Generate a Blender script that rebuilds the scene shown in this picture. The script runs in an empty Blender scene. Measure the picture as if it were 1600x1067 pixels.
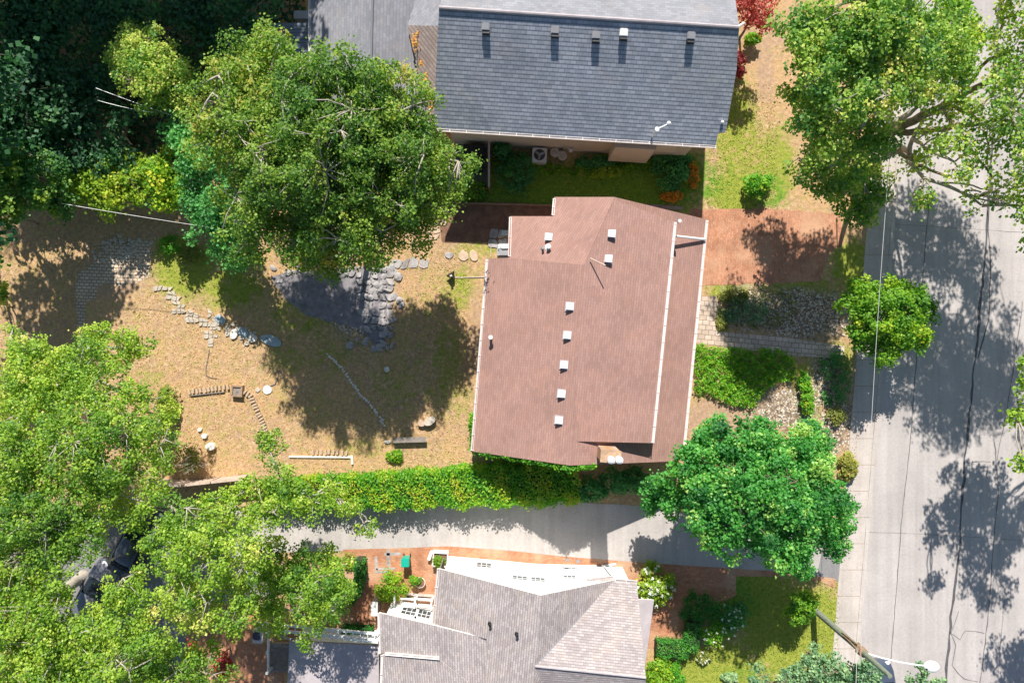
import bpy, bmesh, math, random
import numpy as np
from mathutils import Vector, Matrix

# ------------------------------------------------------------------ camera, sky, sun, exposure
H = 43.0                       # drone height in metres
S = 0.04                       # metres on the ground for one unit of the 1600 x 1067 plan
SC = bpy.context.scene
cam = bpy.data.cameras.new('camera'); camo = bpy.data.objects.new('camera', cam)
SC.collection.objects.link(camo); SC.camera = camo
camo.location = (0, 0, H); camo.rotation_euler = (0, 0, 0)
cam.sensor_width = 36.0; cam.lens = 36.0*H/(1600*S); cam.clip_end = 2000; cam.clip_start = 0.5
W = bpy.data.worlds.new('World'); SC.world = W; W.use_nodes = True
wn = W.node_tree.nodes; wl = W.node_tree.links
SUN_EL = math.radians(42.0); SUN_DX = 0.035
sky = wn.new('ShaderNodeTexSky'); sky.sky_type = 'NISHITA'; sky.sun_disc = False
sky.sun_elevation = SUN_EL; sky.sun_rotation = math.radians(-2.0)
sky.air_density = 1.0; sky.dust_density = 0.6; sky.ozone_density = 1.5
wn['Background'].inputs[1].default_value = 0.075
wl.new(sky.outputs[0], wn['Background'].inputs[0])
sl = bpy.data.lights.new('sun', 'SUN'); so = bpy.data.objects.new('sun', sl); SC.collection.objects.link(so)
sl.energy = 5.0; sl.angle = math.radians(0.55); sl.color = (1.0, 0.955, 0.88)
sd = Vector((SUN_DX, -1.0, -math.tan(SUN_EL))).normalized()
so.rotation_euler = sd.to_track_quat('-Z', 'Y').to_euler(); so.location = (0, 60, 60)
SC.view_settings.view_transform = 'Standard'; SC.view_settings.look = 'None'
SC.view_settings.exposure = 0.55; SC.view_settings.gamma = 1.0
SC.cycles.max_bounces = 6; SC.cycles.transparent_max_bounces = 4

# ------------------------------------------------------------------ helpers
COL = SC.collection
rng = np.random.default_rng(7); random.seed(7)
def P(px, py, z=0.0):
    k = S*(1-z/H); return Vector(((px-800)*k, (533.5-py)*k, z))
def onplane(px, py, pl):
    p0, n = pl; C = Vector((0, 0, H)); D = Vector(((px-800)*S, (533.5-py)*S, -H))
    return C + D*(n.dot(p0-C)/n.dot(D))
def plane(a, b, c):
    n = (b-a).cross(c-a).normalized()
    return (a, n if n.z > 0 else -n)
def tag(o, label=None, cat=None, group=None, kind=None):
    if label: o['label'] = label
    if cat: o['category'] = cat
    if group: o['group'] = group
    if kind: o['kind'] = kind
    return o
def link(name, me, mat=None, parent=None):
    o = bpy.data.objects.new(name, me); COL.objects.link(o)
    if mat is not None and me is not None:
        for m in (mat if isinstance(mat, (list, tuple)) else [mat]): me.materials.append(m)
    if parent is not None:
        o.parent = parent
        o.matrix_parent_inverse = parent.matrix_basis.inverted()
    return o
def empty(name, loc, label, cat, group=None):
    o = bpy.data.objects.new(name, None); COL.objects.link(o); o.location = loc; o.empty_display_size = .3
    return tag(o, label, cat, group)
def bmobj(name, bm, mat=None, parent=None, smooth=False):
    me = bpy.data.meshes.new(name)
    bmesh.ops.recalc_face_normals(bm, faces=bm.faces)
    bm.to_mesh(me); bm.free()
    if smooth: me.shade_smooth()
    return link(name, me, mat, parent)
def structure(o): o['kind'] = 'structure'; return o
def abox(bm, c, s, rot=0.0, bev=0.0, tilt=None):
    M = Matrix.Translation(Vector(c)) @ Matrix.Rotation(rot, 4, 'Z')
    if tilt is not None: M = M @ tilt
    M = M @ Matrix.Diagonal((s[0], s[1], s[2], 1))
    r = bmesh.ops.create_cube(bm, size=1.0, matrix=M)
    if bev:
        es = list({e for v in r['verts'] for e in v.link_edges})
        bmesh.ops.bevel(bm, geom=es, offset=bev, segments=2, affect='EDGES')
def acyl(bm, c, r, h, seg=16, r2=None):
    bmesh.ops.create_cone(bm, cap_ends=True, segments=seg, radius1=r, radius2=r if r2 is None else r2, depth=h,
                          matrix=Matrix.Translation(Vector(c)+Vector((0, 0, h/2))))
def tube(bm, pts, rad, seg=6):
    pts = [Vector(p) for p in pts]
    if not isinstance(rad, (list, tuple)): rad = [rad]*len(pts)
    rings = []
    for i, p in enumerate(pts):
        d = (pts[min(i+1, len(pts)-1)]-pts[max(i-1, 0)])
        if d.length < 1e-6: d = Vector((0, 0, 1))
        d.normalize()
        a = d.cross(Vector((0, 0, 1)) if abs(d.z) < .9 else Vector((1, 0, 0))).normalized(); b = d.cross(a)
        rings.append([bm.verts.new(p+(a*math.cos(2*math.pi*k/seg)+b*math.sin(2*math.pi*k/seg))*rad[i]) for k in range(seg)])
    for i in range(len(rings)-1):
        for k in range(seg):
            bm.faces.new((rings[i][k], rings[i][(k+1) % seg], rings[i+1][(k+1) % seg], rings[i+1][k]))
    try:
        bm.faces.new(rings[0]); bm.faces.new(rings[-1])
    except ValueError: pass
def strip(bm, pts, w, z=None):
    pts = [Vector(p) for p in pts]; L = []
    for i, p in enumerate(pts):
        d = (pts[min(i+1, len(pts)-1)]-pts[max(i-1, 0)]); d.z = 0; d.normalize()
        n = Vector((-d.y, d.x, 0)); ww = w[i] if isinstance(w, (list, tuple)) else w
        L.append((bm.verts.new(p+n*ww/2), bm.verts.new(p-n*ww/2)))
    for i in range(len(L)-1): bm.faces.new((L[i][0], L[i][1], L[i+1][1], L[i+1][0]))
def prism(bm, pts, z0, z1):
    b = [bm.verts.new((p[0], p[1], z0)) for p in pts]; t = [bm.verts.new((p[0], p[1], z1)) for p in pts]
    n = len(pts)
    bm.faces.new(t); bm.faces.new(b[::-1])
    for i in range(n): bm.faces.new((b[i], b[(i+1) % n], t[(i+1) % n], t[i]))
def sheet(name, px, z, mat, sub=True, sides=0.0):
    """a flat ground surface from plan points, given real thickness when sides > 0"""
    bm = bmesh.new(); pts = [P(x, y, 0) for x, y in px]
    if sides > 0: prism(bm, pts, z-sides, z)
    else: bm.faces.new([bm.verts.new((p.x, p.y, z)) for p in pts])
    return structure(bmobj(name, bm, mat))
def wob(pts, amp, n, seed=0):
    """ragged closed outline through plan points"""
    r = np.random.default_rng(seed); out = []
    for i in range(len(pts)):
        a = np.array(pts[i], float); b = np.array(pts[(i+1) % len(pts)], float)
        k = max(1, int(np.hypot(*(b-a))/n))
        for j in range(k): out.append(tuple(a+(b-a)*j/k+r.normal(0, amp, 2)))
    return out

# ------------------------------------------------------------------ materials
def nmat(name):
    m = bpy.data.materials.new(name); m.use_nodes = True
    nt = m.node_tree; b = nt.nodes['Principled BSDF']; return m, nt, b
def nn(nt, t, **k):
    n = nt.nodes.new(t)
    for a, v in k.items():
        if a in n.inputs: n.inputs[a].default_value = v
        else: setattr(n, a, v)
    return n
def c4(c): return (c[0], c[1], c[2], 1)
def mix(nt, f, a, b, mode='MIX'):
    n = nt.nodes.new('ShaderNodeMix'); n.data_type = 'RGBA'; n.blend_type = mode
    for sock, v in ((n.inputs[0], f), (n.inputs[6], a), (n.inputs[7], b)):
        if isinstance(v, (int, float)): sock.default_value = v
        elif isinstance(v, tuple): sock.default_value = c4(v)
        else: nt.links.new(v, sock)
    return n.outputs[2]
def noise(nt, scale, detail=4, rough=.6, vec=None, dist=0.0):
    n = nn(nt, 'ShaderNodeTexNoise'); n.inputs['Scale'].default_value = scale; n.inputs['Detail'].default_value = detail
    n.inputs['Roughness'].default_value = rough; n.inputs['Distortion'].default_value = dist
    if vec is not None: nt.links.new(vec, n.inputs['Vector'])
    return n.outputs['Fac']
def ramp(nt, f, stops):
    n = nn(nt, 'ShaderNodeValToRGB'); e = n.color_ramp.elements
    while len(e) < len(stops): e.new(.5)
    for i, (p, c) in enumerate(stops): e[i].position = p; e[i].color = c4(c) if isinstance(c, tuple) else (c, c, c, 1)
    nt.links.new(f, n.inputs[0]); return n.outputs[0]
def math_(nt, op, a, b=None, clamp=False):
    n = nn(nt, 'ShaderNodeMath', operation=op); n.use_clamp = clamp
    for i, v in enumerate((a, b)):
        if v is None: continue
        if isinstance(v, (int, float)): n.inputs[i].default_value = v
        else: nt.links.new(v, n.inputs[i])
    return n.outputs[0]
def bump(nt, b, h, st=.4, d=.02):
    n = nn(nt, 'ShaderNodeBump'); n.inputs['Strength'].default_value = st; n.inputs['Distance'].default_value = d
    nt.links.new(h, n.inputs['Height']); nt.links.new(n.outputs[0], b.inputs['Normal'])
def objco(nt): return nn(nt, 'ShaderNodeTexCoord').outputs['Object']
def plain(name, c, rough=.6, metal=0.0, var=.12, scale=3.0, coat=0.0):
    m, nt, b = nmat(name); co = objco(nt); f = noise(nt, scale, 5, .65, co)
    lo = tuple(x*(1-var) for x in c); hi = tuple(min(1, x*(1+var)) for x in c)
    nt.links.new(ramp(nt, f, [(.3, lo), (.7, hi)]), b.inputs['Base Color'])
    b.inputs['Roughness'].default_value = rough; b.inputs['Metallic'].default_value = metal
    b.inputs['Coat Weight'].default_value = coat
    bump(nt, b, noise(nt, scale*12, 3, .6, co), .15, .01)
    return m
def shingle(name, c1, c2, gap, row=.2, width=.36, streak=(.5, .5, .5), seam=.018, bumpst=.7, lip_shade=.9):
    m, nt, b = nmat(name); uv = nn(nt, 'ShaderNodeTexCoord').outputs['UV']
    br = nn(nt, 'ShaderNodeTexBrick'); nt.links.new(uv, br.inputs['Vector'])
    for k, v in (('Color1', c4(c1)), ('Color2', c4(c2)), ('Mortar', c4(gap)), ('Scale', 1.0), ('Mortar Size', seam), ('Mortar Smooth', .3),
                 ('Bias', 0.0), ('Brick Width', width), ('Row Height', row)): br.inputs[k].default_value = v
    big = noise(nt, .35, 5, .6, uv); fine = noise(nt, 14, 4, .7, uv); mid = noise(nt, 3.0, 4, .7, uv)
    br.inputs['Mortar'].default_value = c4(tuple((c1[k]+gap[k])*.5 for k in range(3)))
    c = mix(nt, math_(nt, 'MULTIPLY', fine, .55), br.outputs['Color'], streak, 'OVERLAY')
    c = mix(nt, 1.0, c, ramp(nt, big, [(.3, .86), (.7, 1.12)]), 'MULTIPLY')
    sep = nn(nt, 'ShaderNodeSeparateXYZ'); nt.links.new(uv, sep.inputs[0])
    saw = math_(nt, 'FRACT', math_(nt, 'DIVIDE', sep.outputs[1], row))
    c = mix(nt, ramp(nt, noise(nt, .8, 6, .7, uv, .8), [(.52, 0.0), (.64, .30)]), c, tuple(min(1, q*f) for q, f in zip(c2, (1.15, 1.0, .85))))
    c = mix(nt, ramp(nt, noise(nt, 1.3, 6, .75, uv, 1.2), [(.55, 0.0), (.66, .25)]), c, gap)
    line = ramp(nt, saw, [(0.0, 1.0), (.16, .85), (.34, 0.0)])  # dark band on each course paints the shade under the shingle lips
    line = math_(nt, 'MULTIPLY', line, ramp(nt, mid, [(.3, lip_shade*.45), (.65, lip_shade)]))
    c = mix(nt, line, c, gap)
    nt.links.new(c, b.inputs['Base Color']); b.inputs['Roughness'].default_value = .92
    hgt = math_(nt, 'ADD', math_(nt, 'MULTIPLY', math_(nt, 'SUBTRACT', 1.0, saw), .6), math_(nt, 'MULTIPLY', fine, .5))
    bump(nt, b, hgt, bumpst, .022)
    return m
def pavers(name, c1, c2, gap, w, h, rot=0.0, seam=.014, patch=None, uvmode='Object'):
    m, nt, b = nmat(name); tc = nn(nt, 'ShaderNodeTexCoord').outputs[uvmode]
    mp = nn(nt, 'ShaderNodeMapping'); mp.inputs['Rotation'].default_value = (0, 0, rot); nt.links.new(tc, mp.inputs[0])
    br = nn(nt, 'ShaderNodeTexBrick'); nt.links.new(mp.outputs[0], br.inputs['Vector'])
    for k, v in (('Color1', c4(c1)), ('Color2', c4(c2)), ('Mortar', c4(gap)), ('Scale', 1.0), ('Mortar Size', seam), ('Mortar Smooth', .4),
                 ('Bias', 0.0), ('Brick Width', w), ('Row Height', h)): br.inputs[k].default_value = v
    f = noise(nt, 1.1, 6, .65, tc); g = noise(nt, 9, 4, .7, tc)
    c = mix(nt, 1.0, br.outputs['Color'], ramp(nt, f, [(.3, .72), (.7, 1.25)]), 'MULTIPLY')
    c = mix(nt, ramp(nt, g, [(.35, .45), (.6, 0.0)]), c, tuple(x*.55 for x in c1))
    if patch: c = mix(nt, ramp(nt, noise(nt, .45, 5, .6, tc), [(.5, 0.0), (.72, .8)]), c, patch)
    nt.links.new(c, b.inputs['Base Color']); b.inputs['Roughness'].default_value = .9
    bump(nt, b, math_(nt, 'ADD', math_(nt, 'MULTIPLY', br.outputs['Fac'], -1.0), g), .5, .012)
    return m
def concrete(name, c, stain=.75, sc=.5):
    m, nt, b = nmat(name); co = objco(nt)
    a = noise(nt, sc, 6, .62, co); g = noise(nt, 7, 5, .7, co); h = noise(nt, 60, 2, .6, co)
    mp = nn(nt, 'ShaderNodeMapping'); mp.inputs['Scale'].default_value = (1.6, .06, 1); mp.inputs['Rotation'].default_value = (0, 0, .083)
    nt.links.new(co, mp.inputs[0]); tr = noise(nt, 1.2, 4, .6, mp.outputs[0])
    k = mix(nt, 1.0, ramp(nt, a, [(.28, stain), (.72, 1.1)]), ramp(nt, g, [(.3, .88), (.7, 1.08)]), 'MULTIPLY')
    k = mix(nt, 1.0, k, ramp(nt, tr, [(.35, .9), (.65, 1.06)]), 'MULTIPLY')
    k = mix(nt, 1.0, k, ramp(nt, h, [(.3, .9), (.7, 1.1)]), 'MULTIPLY')
    k = mix(nt, 1.0, k, ramp(nt, noise(nt, 1.7, 5, .7, co, 1.5), [(.60, 1.0), (.72, .84)]), 'MULTIPLY')
    k = mix(nt, 1.0, k, ramp(nt, noise(nt, 5.5, 2, .5, co), [(.70, 1.0), (.76, .78)]), 'MULTIPLY')
    nt.links.new(mix(nt, 1.0, k, c, 'MULTIPLY'), b.inputs['Base Color']); b.inputs['Roughness'].default_value = .9
    bump(nt, b, h, .25, .006); return m
LEAFM = {}
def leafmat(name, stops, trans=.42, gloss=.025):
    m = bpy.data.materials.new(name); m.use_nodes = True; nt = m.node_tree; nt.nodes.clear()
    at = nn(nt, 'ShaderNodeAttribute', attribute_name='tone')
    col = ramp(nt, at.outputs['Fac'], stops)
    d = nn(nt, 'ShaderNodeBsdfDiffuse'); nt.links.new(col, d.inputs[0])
    t = nn(nt, 'ShaderNodeBsdfTranslucent')
    nt.links.new(mix(nt, 1.0, col, (1.25, 1.35, .55), 'MULTIPLY'), t.inputs[0])
    g = nn(nt, 'ShaderNodeBsdfGlossy'); g.inputs['Roughness'].default_value = .6; g.inputs[0].default_value = (.9, .95, 1, 1)
    m1 = nn(nt, 'ShaderNodeMixShader'); m1.inputs[0].default_value = trans
    nt.links.new(d.outputs[0], m1.inputs[1]); nt.links.new(t.outputs[0], m1.inputs[2])
    m2 = nn(nt, 'ShaderNodeMixShader'); m2.inputs[0].default_value = gloss
    nt.links.new(m1.outputs[0], m2.inputs[1]); nt.links.new(g.outputs[0], m2.inputs[2])
    o = nn(nt, 'ShaderNodeOutputMaterial'); nt.links.new(m2.outputs[0], o.inputs[0])
    return m
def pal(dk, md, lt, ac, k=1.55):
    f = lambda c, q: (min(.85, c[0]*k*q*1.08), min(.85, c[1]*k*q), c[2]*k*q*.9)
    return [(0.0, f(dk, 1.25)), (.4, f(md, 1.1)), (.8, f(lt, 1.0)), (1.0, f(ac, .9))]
M = {}
M['leaf_birch'] = leafmat('leaf birch', pal((.02,.075,.014),(.075,.165,.018),(.20,.30,.035),(.38,.33,.08)))
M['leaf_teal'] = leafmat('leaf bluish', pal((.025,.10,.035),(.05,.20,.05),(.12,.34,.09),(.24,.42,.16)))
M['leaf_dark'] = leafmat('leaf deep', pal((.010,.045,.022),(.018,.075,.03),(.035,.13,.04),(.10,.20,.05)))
M['leaf_bright'] = leafmat('leaf bright', pal((.03,.11,.006),(.08,.21,.008),(.20,.34,.012),(.42,.44,.03)))
M['leaf_locust'] = leafmat('leaf locust', pal((.03,.10,.014),(.115,.225,.022),(.27,.39,.04),(.50,.50,.17)))
M['leaf_elm'] = leafmat('leaf street tree', pal((.02,.09,.02),(.08,.19,.028),(.25,.36,.05),(.52,.50,.17)))
M['leaf_maple'] = leafmat('leaf maple', pal((.012,.08,.02),(.035,.18,.03),(.085,.30,.05),(.28,.46,.12)))
M['leaf_yellow'] = leafmat('leaf yellow', pal((.05,.13,.008),(.12,.22,.012),(.22,.34,.02),(.40,.42,.04)))
M['leaf_hedge'] = leafmat('leaf hedge', pal((.02,.12,.008),(.06,.22,.010),(.16,.34,.012),(.34,.38,.03)))
M['leaf_box'] = leafmat('leaf box hedge', pal((.012,.08,.012),(.025,.14,.014),(.05,.22,.02),(.12,.30,.04)), .25)
M['leaf_red'] = leafmat('leaf red maple', pal((.12,.012,.015),(.24,.03,.035),(.38,.10,.09),(.46,.20,.15)))
M['leaf_olive'] = leafmat('leaf olive', pal((.05,.07,.02),(.12,.16,.03),(.24,.26,.06),(.36,.30,.10)))
M['leaf_orange'] = leafmat('orange flowers', pal((.05,.12,.01),(.45,.20,.02),(.65,.28,.03),(.75,.42,.05)))
M['leaf_spruce'] = leafmat('leaf bluish grey', pal((.04,.11,.06),(.09,.19,.10),(.20,.33,.17),(.32,.42,.24)), .3)
M['petal'] = leafmat('cream petals', pal((.55,.55,.30),(.75,.75,.50),(.85,.85,.68),(.9,.9,.8)), .25)
M['bark'] = plain('bark grey brown', (.20,.155,.115), .95, var=.35, scale=5)
M['bark_moss'] = plain('mossy bark', (.25,.20,.12), .95, var=.5, scale=3)
M['bark_pale'] = plain('bark pale', (.42,.37,.31), .9, var=.25, scale=6)
M['white'] = plain('white painted siding', (.80,.80,.78), .6, var=.03, scale=.8)
M['trim'] = plain('white painted trim', (.80,.74,.70), .5, var=.05)
M['cream'] = plain('cream stucco', (.66,.52,.38), .9, var=.06, scale=1.5)
M['tanwall'] = plain('tan brick wall', (.34,.22,.15), .9, var=.15, scale=3)
M['glass'] = plain('dark glass', (.03,.045,.06), .08, var=.1)
M['metal'] = plain('galvanised metal', (.42,.43,.44), .45, .6, .1)
M['metal_light'] = plain('light painted metal', (.68,.68,.66), .45, .1, .08)
M['vent_grey'] = plain('grey painted vent hood', (.20,.205,.22), .6, var=.1)
M['black'] = plain('black plastic', (.018,.02,.024), .45, var=.2)
M['graywood'] = plain('weathered grey wood', (.26,.22,.19), .9, var=.3, scale=4)
M['brownwood'] = plain('weathered brown wood', (.34,.22,.14), .9, var=.3, scale=4)
M['bluewood'] = plain('blue grey deck boards', (.20,.24,.30), .8, var=.15, scale=4)
M['palewood'] = plain('pale timber', (.55,.42,.34), .85, var=.2, scale=4)
M['stone'] = plain('pale field stone', (.50,.44,.36), .95, var=.25, scale=4)
M['stone_white'] = plain('white stone', (.70,.66,.60), .95, var=.2, scale=5)
M['stone_blue'] = plain('bluish slab stone', (.34,.42,.46), .9, var=.25, scale=3)
M['flag'] = plain('grey flagstone', (.37,.345,.335), .92, var=.45, scale=1.6)
M['flag_warm'] = plain('warm flagstone', (.56,.42,.30), .92, var=.2, scale=2.2)
M['edgebrick'] = plain('pale edging brick', (.50,.37,.26), .92, var=.2, scale=5)
M['green_plastic'] = plain('teal green plastic', (.012,.40,.28), .4, var=.06)
M['poleGreen'] = plain('weathered pole wood', (.20,.23,.17), .9, var=.3, scale=8)
M['lampwhite'] = plain('white enamel', (.85,.85,.85), .35, var=.02)
M['car_blue'] = plain('slate blue car paint', (.08,.10,.15), .25, .3, .04, coat=.8)
M['car_dark'] = plain('charcoal car paint', (.05,.06,.075), .25, .3, .04, coat=.8)
M['car_grey'] = plain('grey car paint', (.22,.22,.24), .3, .4, .04, coat=.8)
M['tyre'] = plain('tyre rubber', (.02,.02,.02), .9)
M['chim'] = pavers('chimney brick', (.50,.29,.15), (.60,.38,.22), (.45,.38,.32), .22, .075, 0, .01)
M['flue'] = plain('clay flue white', (.75,.77,.80), .7, var=.06)
M['sh_brown'] = shingle('brown shingles', (.335,.20,.168), (.40,.242,.205), (.22,.132,.11), .145, .33, (.55,.5,.46), .008, .3, .4)
M['sh_grey_lifted'] = shingle('grey shingles lifted for grazing sun', (.30,.325,.375), (.43,.455,.51), (.10,.11,.135), .215, .30, (.5,.5,.52), .012, .25, 1.0)  # south slope: colour brightened to make up for the grazing sun
M['sh_sunlit'] = shingle('grey shingles for sunlit slope and wing', (.215,.218,.245), (.28,.282,.31), (.17,.17,.19), .19, .30, (.5,.5,.5), .01, .4, .3)  # same roof, toned down separately for its sunlit north slope; also the wing
M['sh_tan'] = shingle('brown grey shingles', (.30,.24,.22), (.40,.33,.30), (.15,.11,.10), .19, .30, (.5,.5,.5), .01, .4, .7)
M['sh_south'] = shingle('grey weathered shingles', (.32,.285,.28), (.46,.42,.41), (.17,.145,.145), .145, .27, (.55,.5,.5), .010, .5, .8)
M['sh_flat'] = plain('grey roll roofing', (.44,.39,.40), .9, var=.15, scale=1.5)
M['road'] = concrete('road concrete', (.485,.44,.42), .82, .25)
M['walk'] = concrete('sidewalk concrete', (.54,.475,.43), .85, .6)
M['drive'] = concrete('driveway asphalt', (.50,.455,.425), .82, .4)
M['asph'] = concrete('grey asphalt', (.26,.25,.25), .8, .5)
M['tar'] = plain('tar joint', (.10,.095,.10), .8, var=.3)
M['tar_thin'] = plain('narrow joint', (.17,.155,.15), .9, var=.3)
M['brick'] = pavers('red brick paving', (.50,.205,.10), (.64,.30,.17), (.36,.20,.13), .21, .105, .08, .010, (.58,.40,.26))
M['brick_drive'] = pavers('orange brick paving', (.50,.21,.11), (.63,.31,.19), (.36,.21,.13), .21, .105, 1.5, .012, (.60,.36,.22))
M['brick_pale'] = pavers('pale clay pavers', (.60,.46,.36), (.70,.58,.48), (.34,.25,.18), .42, .30, .09, .028)
M['brick_path'] = pavers('garden path pavers', (.60,.46,.34), (.70,.58,.44), (.30,.21,.13), .30, .20, .04, .035)
M['mulch'] = plain('brown mulch', (.23,.125,.08), .98, var=.35, scale=2)
M['slate'] = plain('dark slate gravel', (.24,.22,.23), .95, var=.35, scale=2.5)

# ground cover sheet: straw, green grass, bare soil and gravel blended by painted masks of what grows where
def groundmat():
    m, nt, b = nmat('dry lawn'); co = objco(nt)
    a = {k: nn(nt, 'ShaderNodeAttribute', attribute_name=k).outputs['Fac'] for k in ('green', 'soil', 'gravel', 'lush')}
    n1 = noise(nt, .8, 7, .68, co); n2 = noise(nt, 4.5, 6, .7, co); n3 = noise(nt, 22, 4, .7, co); n4 = noise(nt, 2.0, 6, .7, co, .4)
    straw = ramp(nt, n2, [(.36, (.35,.215,.12)), (.45, (.46,.28,.145)), (.54, (.56,.365,.20)), (.66, (.68,.50,.32))])
    straw = mix(nt, ramp(nt, n4, [(.50, 0.0), (.66, .75)]), straw, (.52,.34,.23))
    straw = mix(nt, ramp(nt, n1, [(.54, 0.0), (.66, .55)]), straw, (.42,.36,.08))
    n5 = noise(nt, .33, 5, .6, co, .6)
    straw = mix(nt, ramp(nt, n5, [(.47, 0.0), (.57, .45)]), straw, (.58,.35,.17))
    straw = mix(nt, ramp(nt, noise(nt, 1.5, 6, .72, co, 1.0), [(.53, 0.0), (.62, .7)]), straw, (.40,.25,.17))
    straw = mix(nt, ramp(nt, noise(nt, 8.0, 5, .75, co, .8), [(.55, 0.0), (.64, .75)]), straw, (.23,.17,.07))
    straw = mix(nt, ramp(nt, noise(nt, 2.6, 6, .75, co, 1.5), [(.53, 0.0), (.61, .7)]), straw, (.33,.31,.07))
    grn = ramp(nt, n2, [(.28, (.14,.19,.02)), (.5, (.27,.31,.035)), (.72, (.44,.42,.08)), (.85, (.56,.46,.17))])
    lush = ramp(nt, n2, [(.28, (.05,.15,.012)), (.5, (.13,.27,.02)), (.72, (.25,.38,.03)), (.88, (.40,.42,.07))])
    soil = ramp(nt, n2, [(.3, (.30,.19,.115)), (.55, (.47,.31,.20)), (.8, (.62,.46,.32))])
    vo = nn(nt, 'ShaderNodeTexVoronoi'); vo.inputs['Scale'].default_value = 9; nt.links.new(co, vo.inputs[0])
    grav = mix(nt, 1.0, ramp(nt, vo.outputs['Color'], [(.2, (.42,.29,.19)), (.5, (.66,.50,.37)), (.8, (.88,.78,.66))]),
               ramp(nt, vo.outputs['Distance'], [(.25, 1.0), (.6, .35)]), 'MULTIPLY')
    def mask(k, w=1.3): return math_(nt, 'MULTIPLY', math_(nt, 'SUBTRACT', math_(nt, 'ADD', a[k], math_(nt, 'MULTIPLY', math_(nt, 'SUBTRACT', n4, .5), 1.6)), .38), 2.4, True)
    c = mix(nt, mask('green'), straw, grn); c = mix(nt, mask('lush'), c, lush)
    c = mix(nt, mask('soil'), c, soil); c = mix(nt, mask('gravel'), c, grav)
    c = mix(nt, 1.0, c, ramp(nt, n3, [(.25, .62), (.5, 1.0), (.8, 1.3)]), 'MULTIPLY')
    nt.links.new(c, b.inputs['Base Color']); b.inputs['Roughness'].default_value = .97
    bump(nt, b, math_(nt, 'ADD', n3, math_(nt, 'MULTIPLY', n2, .8)), .6, .035)
    return m
M['ground'] = groundmat()

# ------------------------------------------------------------------ ground
def curbx(y): return 1400-.0833*(y-330)
def walkx(y): return 1353-.0800*(y-370)
def blob_mask(XP, YP, blobs):
    m = np.zeros_like(XP)
    for (x, y, rx, ry, *s) in blobs:
        d = np.sqrt(((XP-x)/rx)**2+((YP-y)/ry)**2); m = np.maximum(m, (s[0] if s else 1.0)*np.clip(1.6-d*1.1, 0, 1))
    return m
GREEN = [(290,420,60,55,.85),(360,450,60,40,.8),(230,590,40,20,.5),(500,640,40,30,.4),(700,560,30,80,.6),(480,490,80,45,.6),(520,540,60,60,.5),(640,540,60,80,.4),(690,470,50,70,.45),(450,560,50,30,.5),(620,600,50,60,.5),(270,390,30,25),(60,430,90,60,.25),
         (1150,210,45,110,.75),(1190,260,40,60,.7),(1210,260,40,70,.8),(1150,300,50,40),(1330,415,35,45,.9),(1250,455,70,25,.8),(1140,455,40,18,.9),
         (1250,990,110,90,1),(1120,1050,80,60,1),(1190,940,60,60,1),(1300,560,40,30,.8),(1260,620,30,70,.8),
         (800,290,240,50,.8),(950,300,160,60,.8),(720,450,30,40,.7),(700,620,50,50,.5),(560,700,60,20,.5),(740,390,60,20,.6)]
LUSH = [(850,300,120,40,1),(1010,280,120,55,1),(1130,940,70,50,.8),(450,510,40,30,.4),(560,530,40,25,.4),(1170,1055,60,30,.5),(1200,300,40,40,.6)]
SOIL = [(1130,660,80,40),(1195,110,16,60,.8),(180,430,60,45,.7),(110,560,50,60,.5),(1200,50,40,40,.7),(410,690,60,60,.35),(700,350,30,50,.8),(430,690,70,50,.4),(1100,990,40,25,.8),
        (1300,690,30,30,.6),(350,340,60,30,.6),(530,690,120,20,.3),(742,500,16,70,.6)]
GRAV = [(1250,490,90,42),(1170,480,60,40,.8),(1230,640,60,40,.9),(1310,660,35,60,.8),(1290,590,30,60,.8),(1150,480,30,40,.6),(190,395,50,28,.8),(560,480,60,70,.7)]
gx = np.arange(-40, 44.01, .25); gy = np.arange(-29, 29.01, .25)
gx = np.concatenate([[-700, -200, -80, -50], gx, [60, 90, 200, 700]]); gy = np.concatenate([[-700, -200, -80, -40], gy, [40, 80, 200, 700]])
GX, GY = np.meshgrid(gx, gy); XP = GX/S+800; YP = 533.5-GY/S
GZ = np.where(XP > 1400-.0833*(YP-330)-4, -.16, 0.0); GZ = np.where(XP > 1760, 0.0, GZ)
ny, nx = GX.shape
OUT = ((XP < -60) | (XP > 1700) | (YP < -80) | (YP > 1140)).astype(float)
vs = np.stack([GX, GY, GZ], -1).reshape(-1, 3); idx = np.arange(nx*ny).reshape(ny, nx)
qs = np.stack([idx[:-1, :-1], idx[:-1, 1:], idx[1:, 1:], idx[1:, :-1]], -1).reshape(-1, 4)
def mesh_np(name, vs, qs, mat, attr=None, vattr=None):
    me = bpy.data.meshes.new(name); k = qs.shape[1]
    me.vertices.add(len(vs)); me.vertices.foreach_set('co', vs.astype(np.float32).ravel())
    me.loops.add(qs.size); me.loops.foreach_set('vertex_index', qs.astype(np.int32).ravel())
    me.polygons.add(len(qs)); me.polygons.foreach_set('loop_start', (np.arange(len(qs))*k).astype(np.int32))
    if attr is not None:
        a = me.attributes.new('tone', 'FLOAT', 'FACE'); a.data.foreach_set('value', attr.astype(np.float32))
    for kk, v in (vattr or {}).items():
        a = me.attributes.new(kk, 'FLOAT', 'POINT'); a.data.foreach_set('value', v.astype(np.float32).ravel())
    me.update(calc_edges=True); me.materials.append(mat); return me
me = mesh_np('ground', vs, qs, M['ground'], vattr={'green': np.maximum(blob_mask(XP, YP, GREEN), OUT), 'lush': blob_mask(XP, YP, LUSH),
             'soil': blob_mask(XP, YP, SOIL), 'gravel': blob_mask(XP, YP, GRAV)})
structure(link('ground', me))

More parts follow.
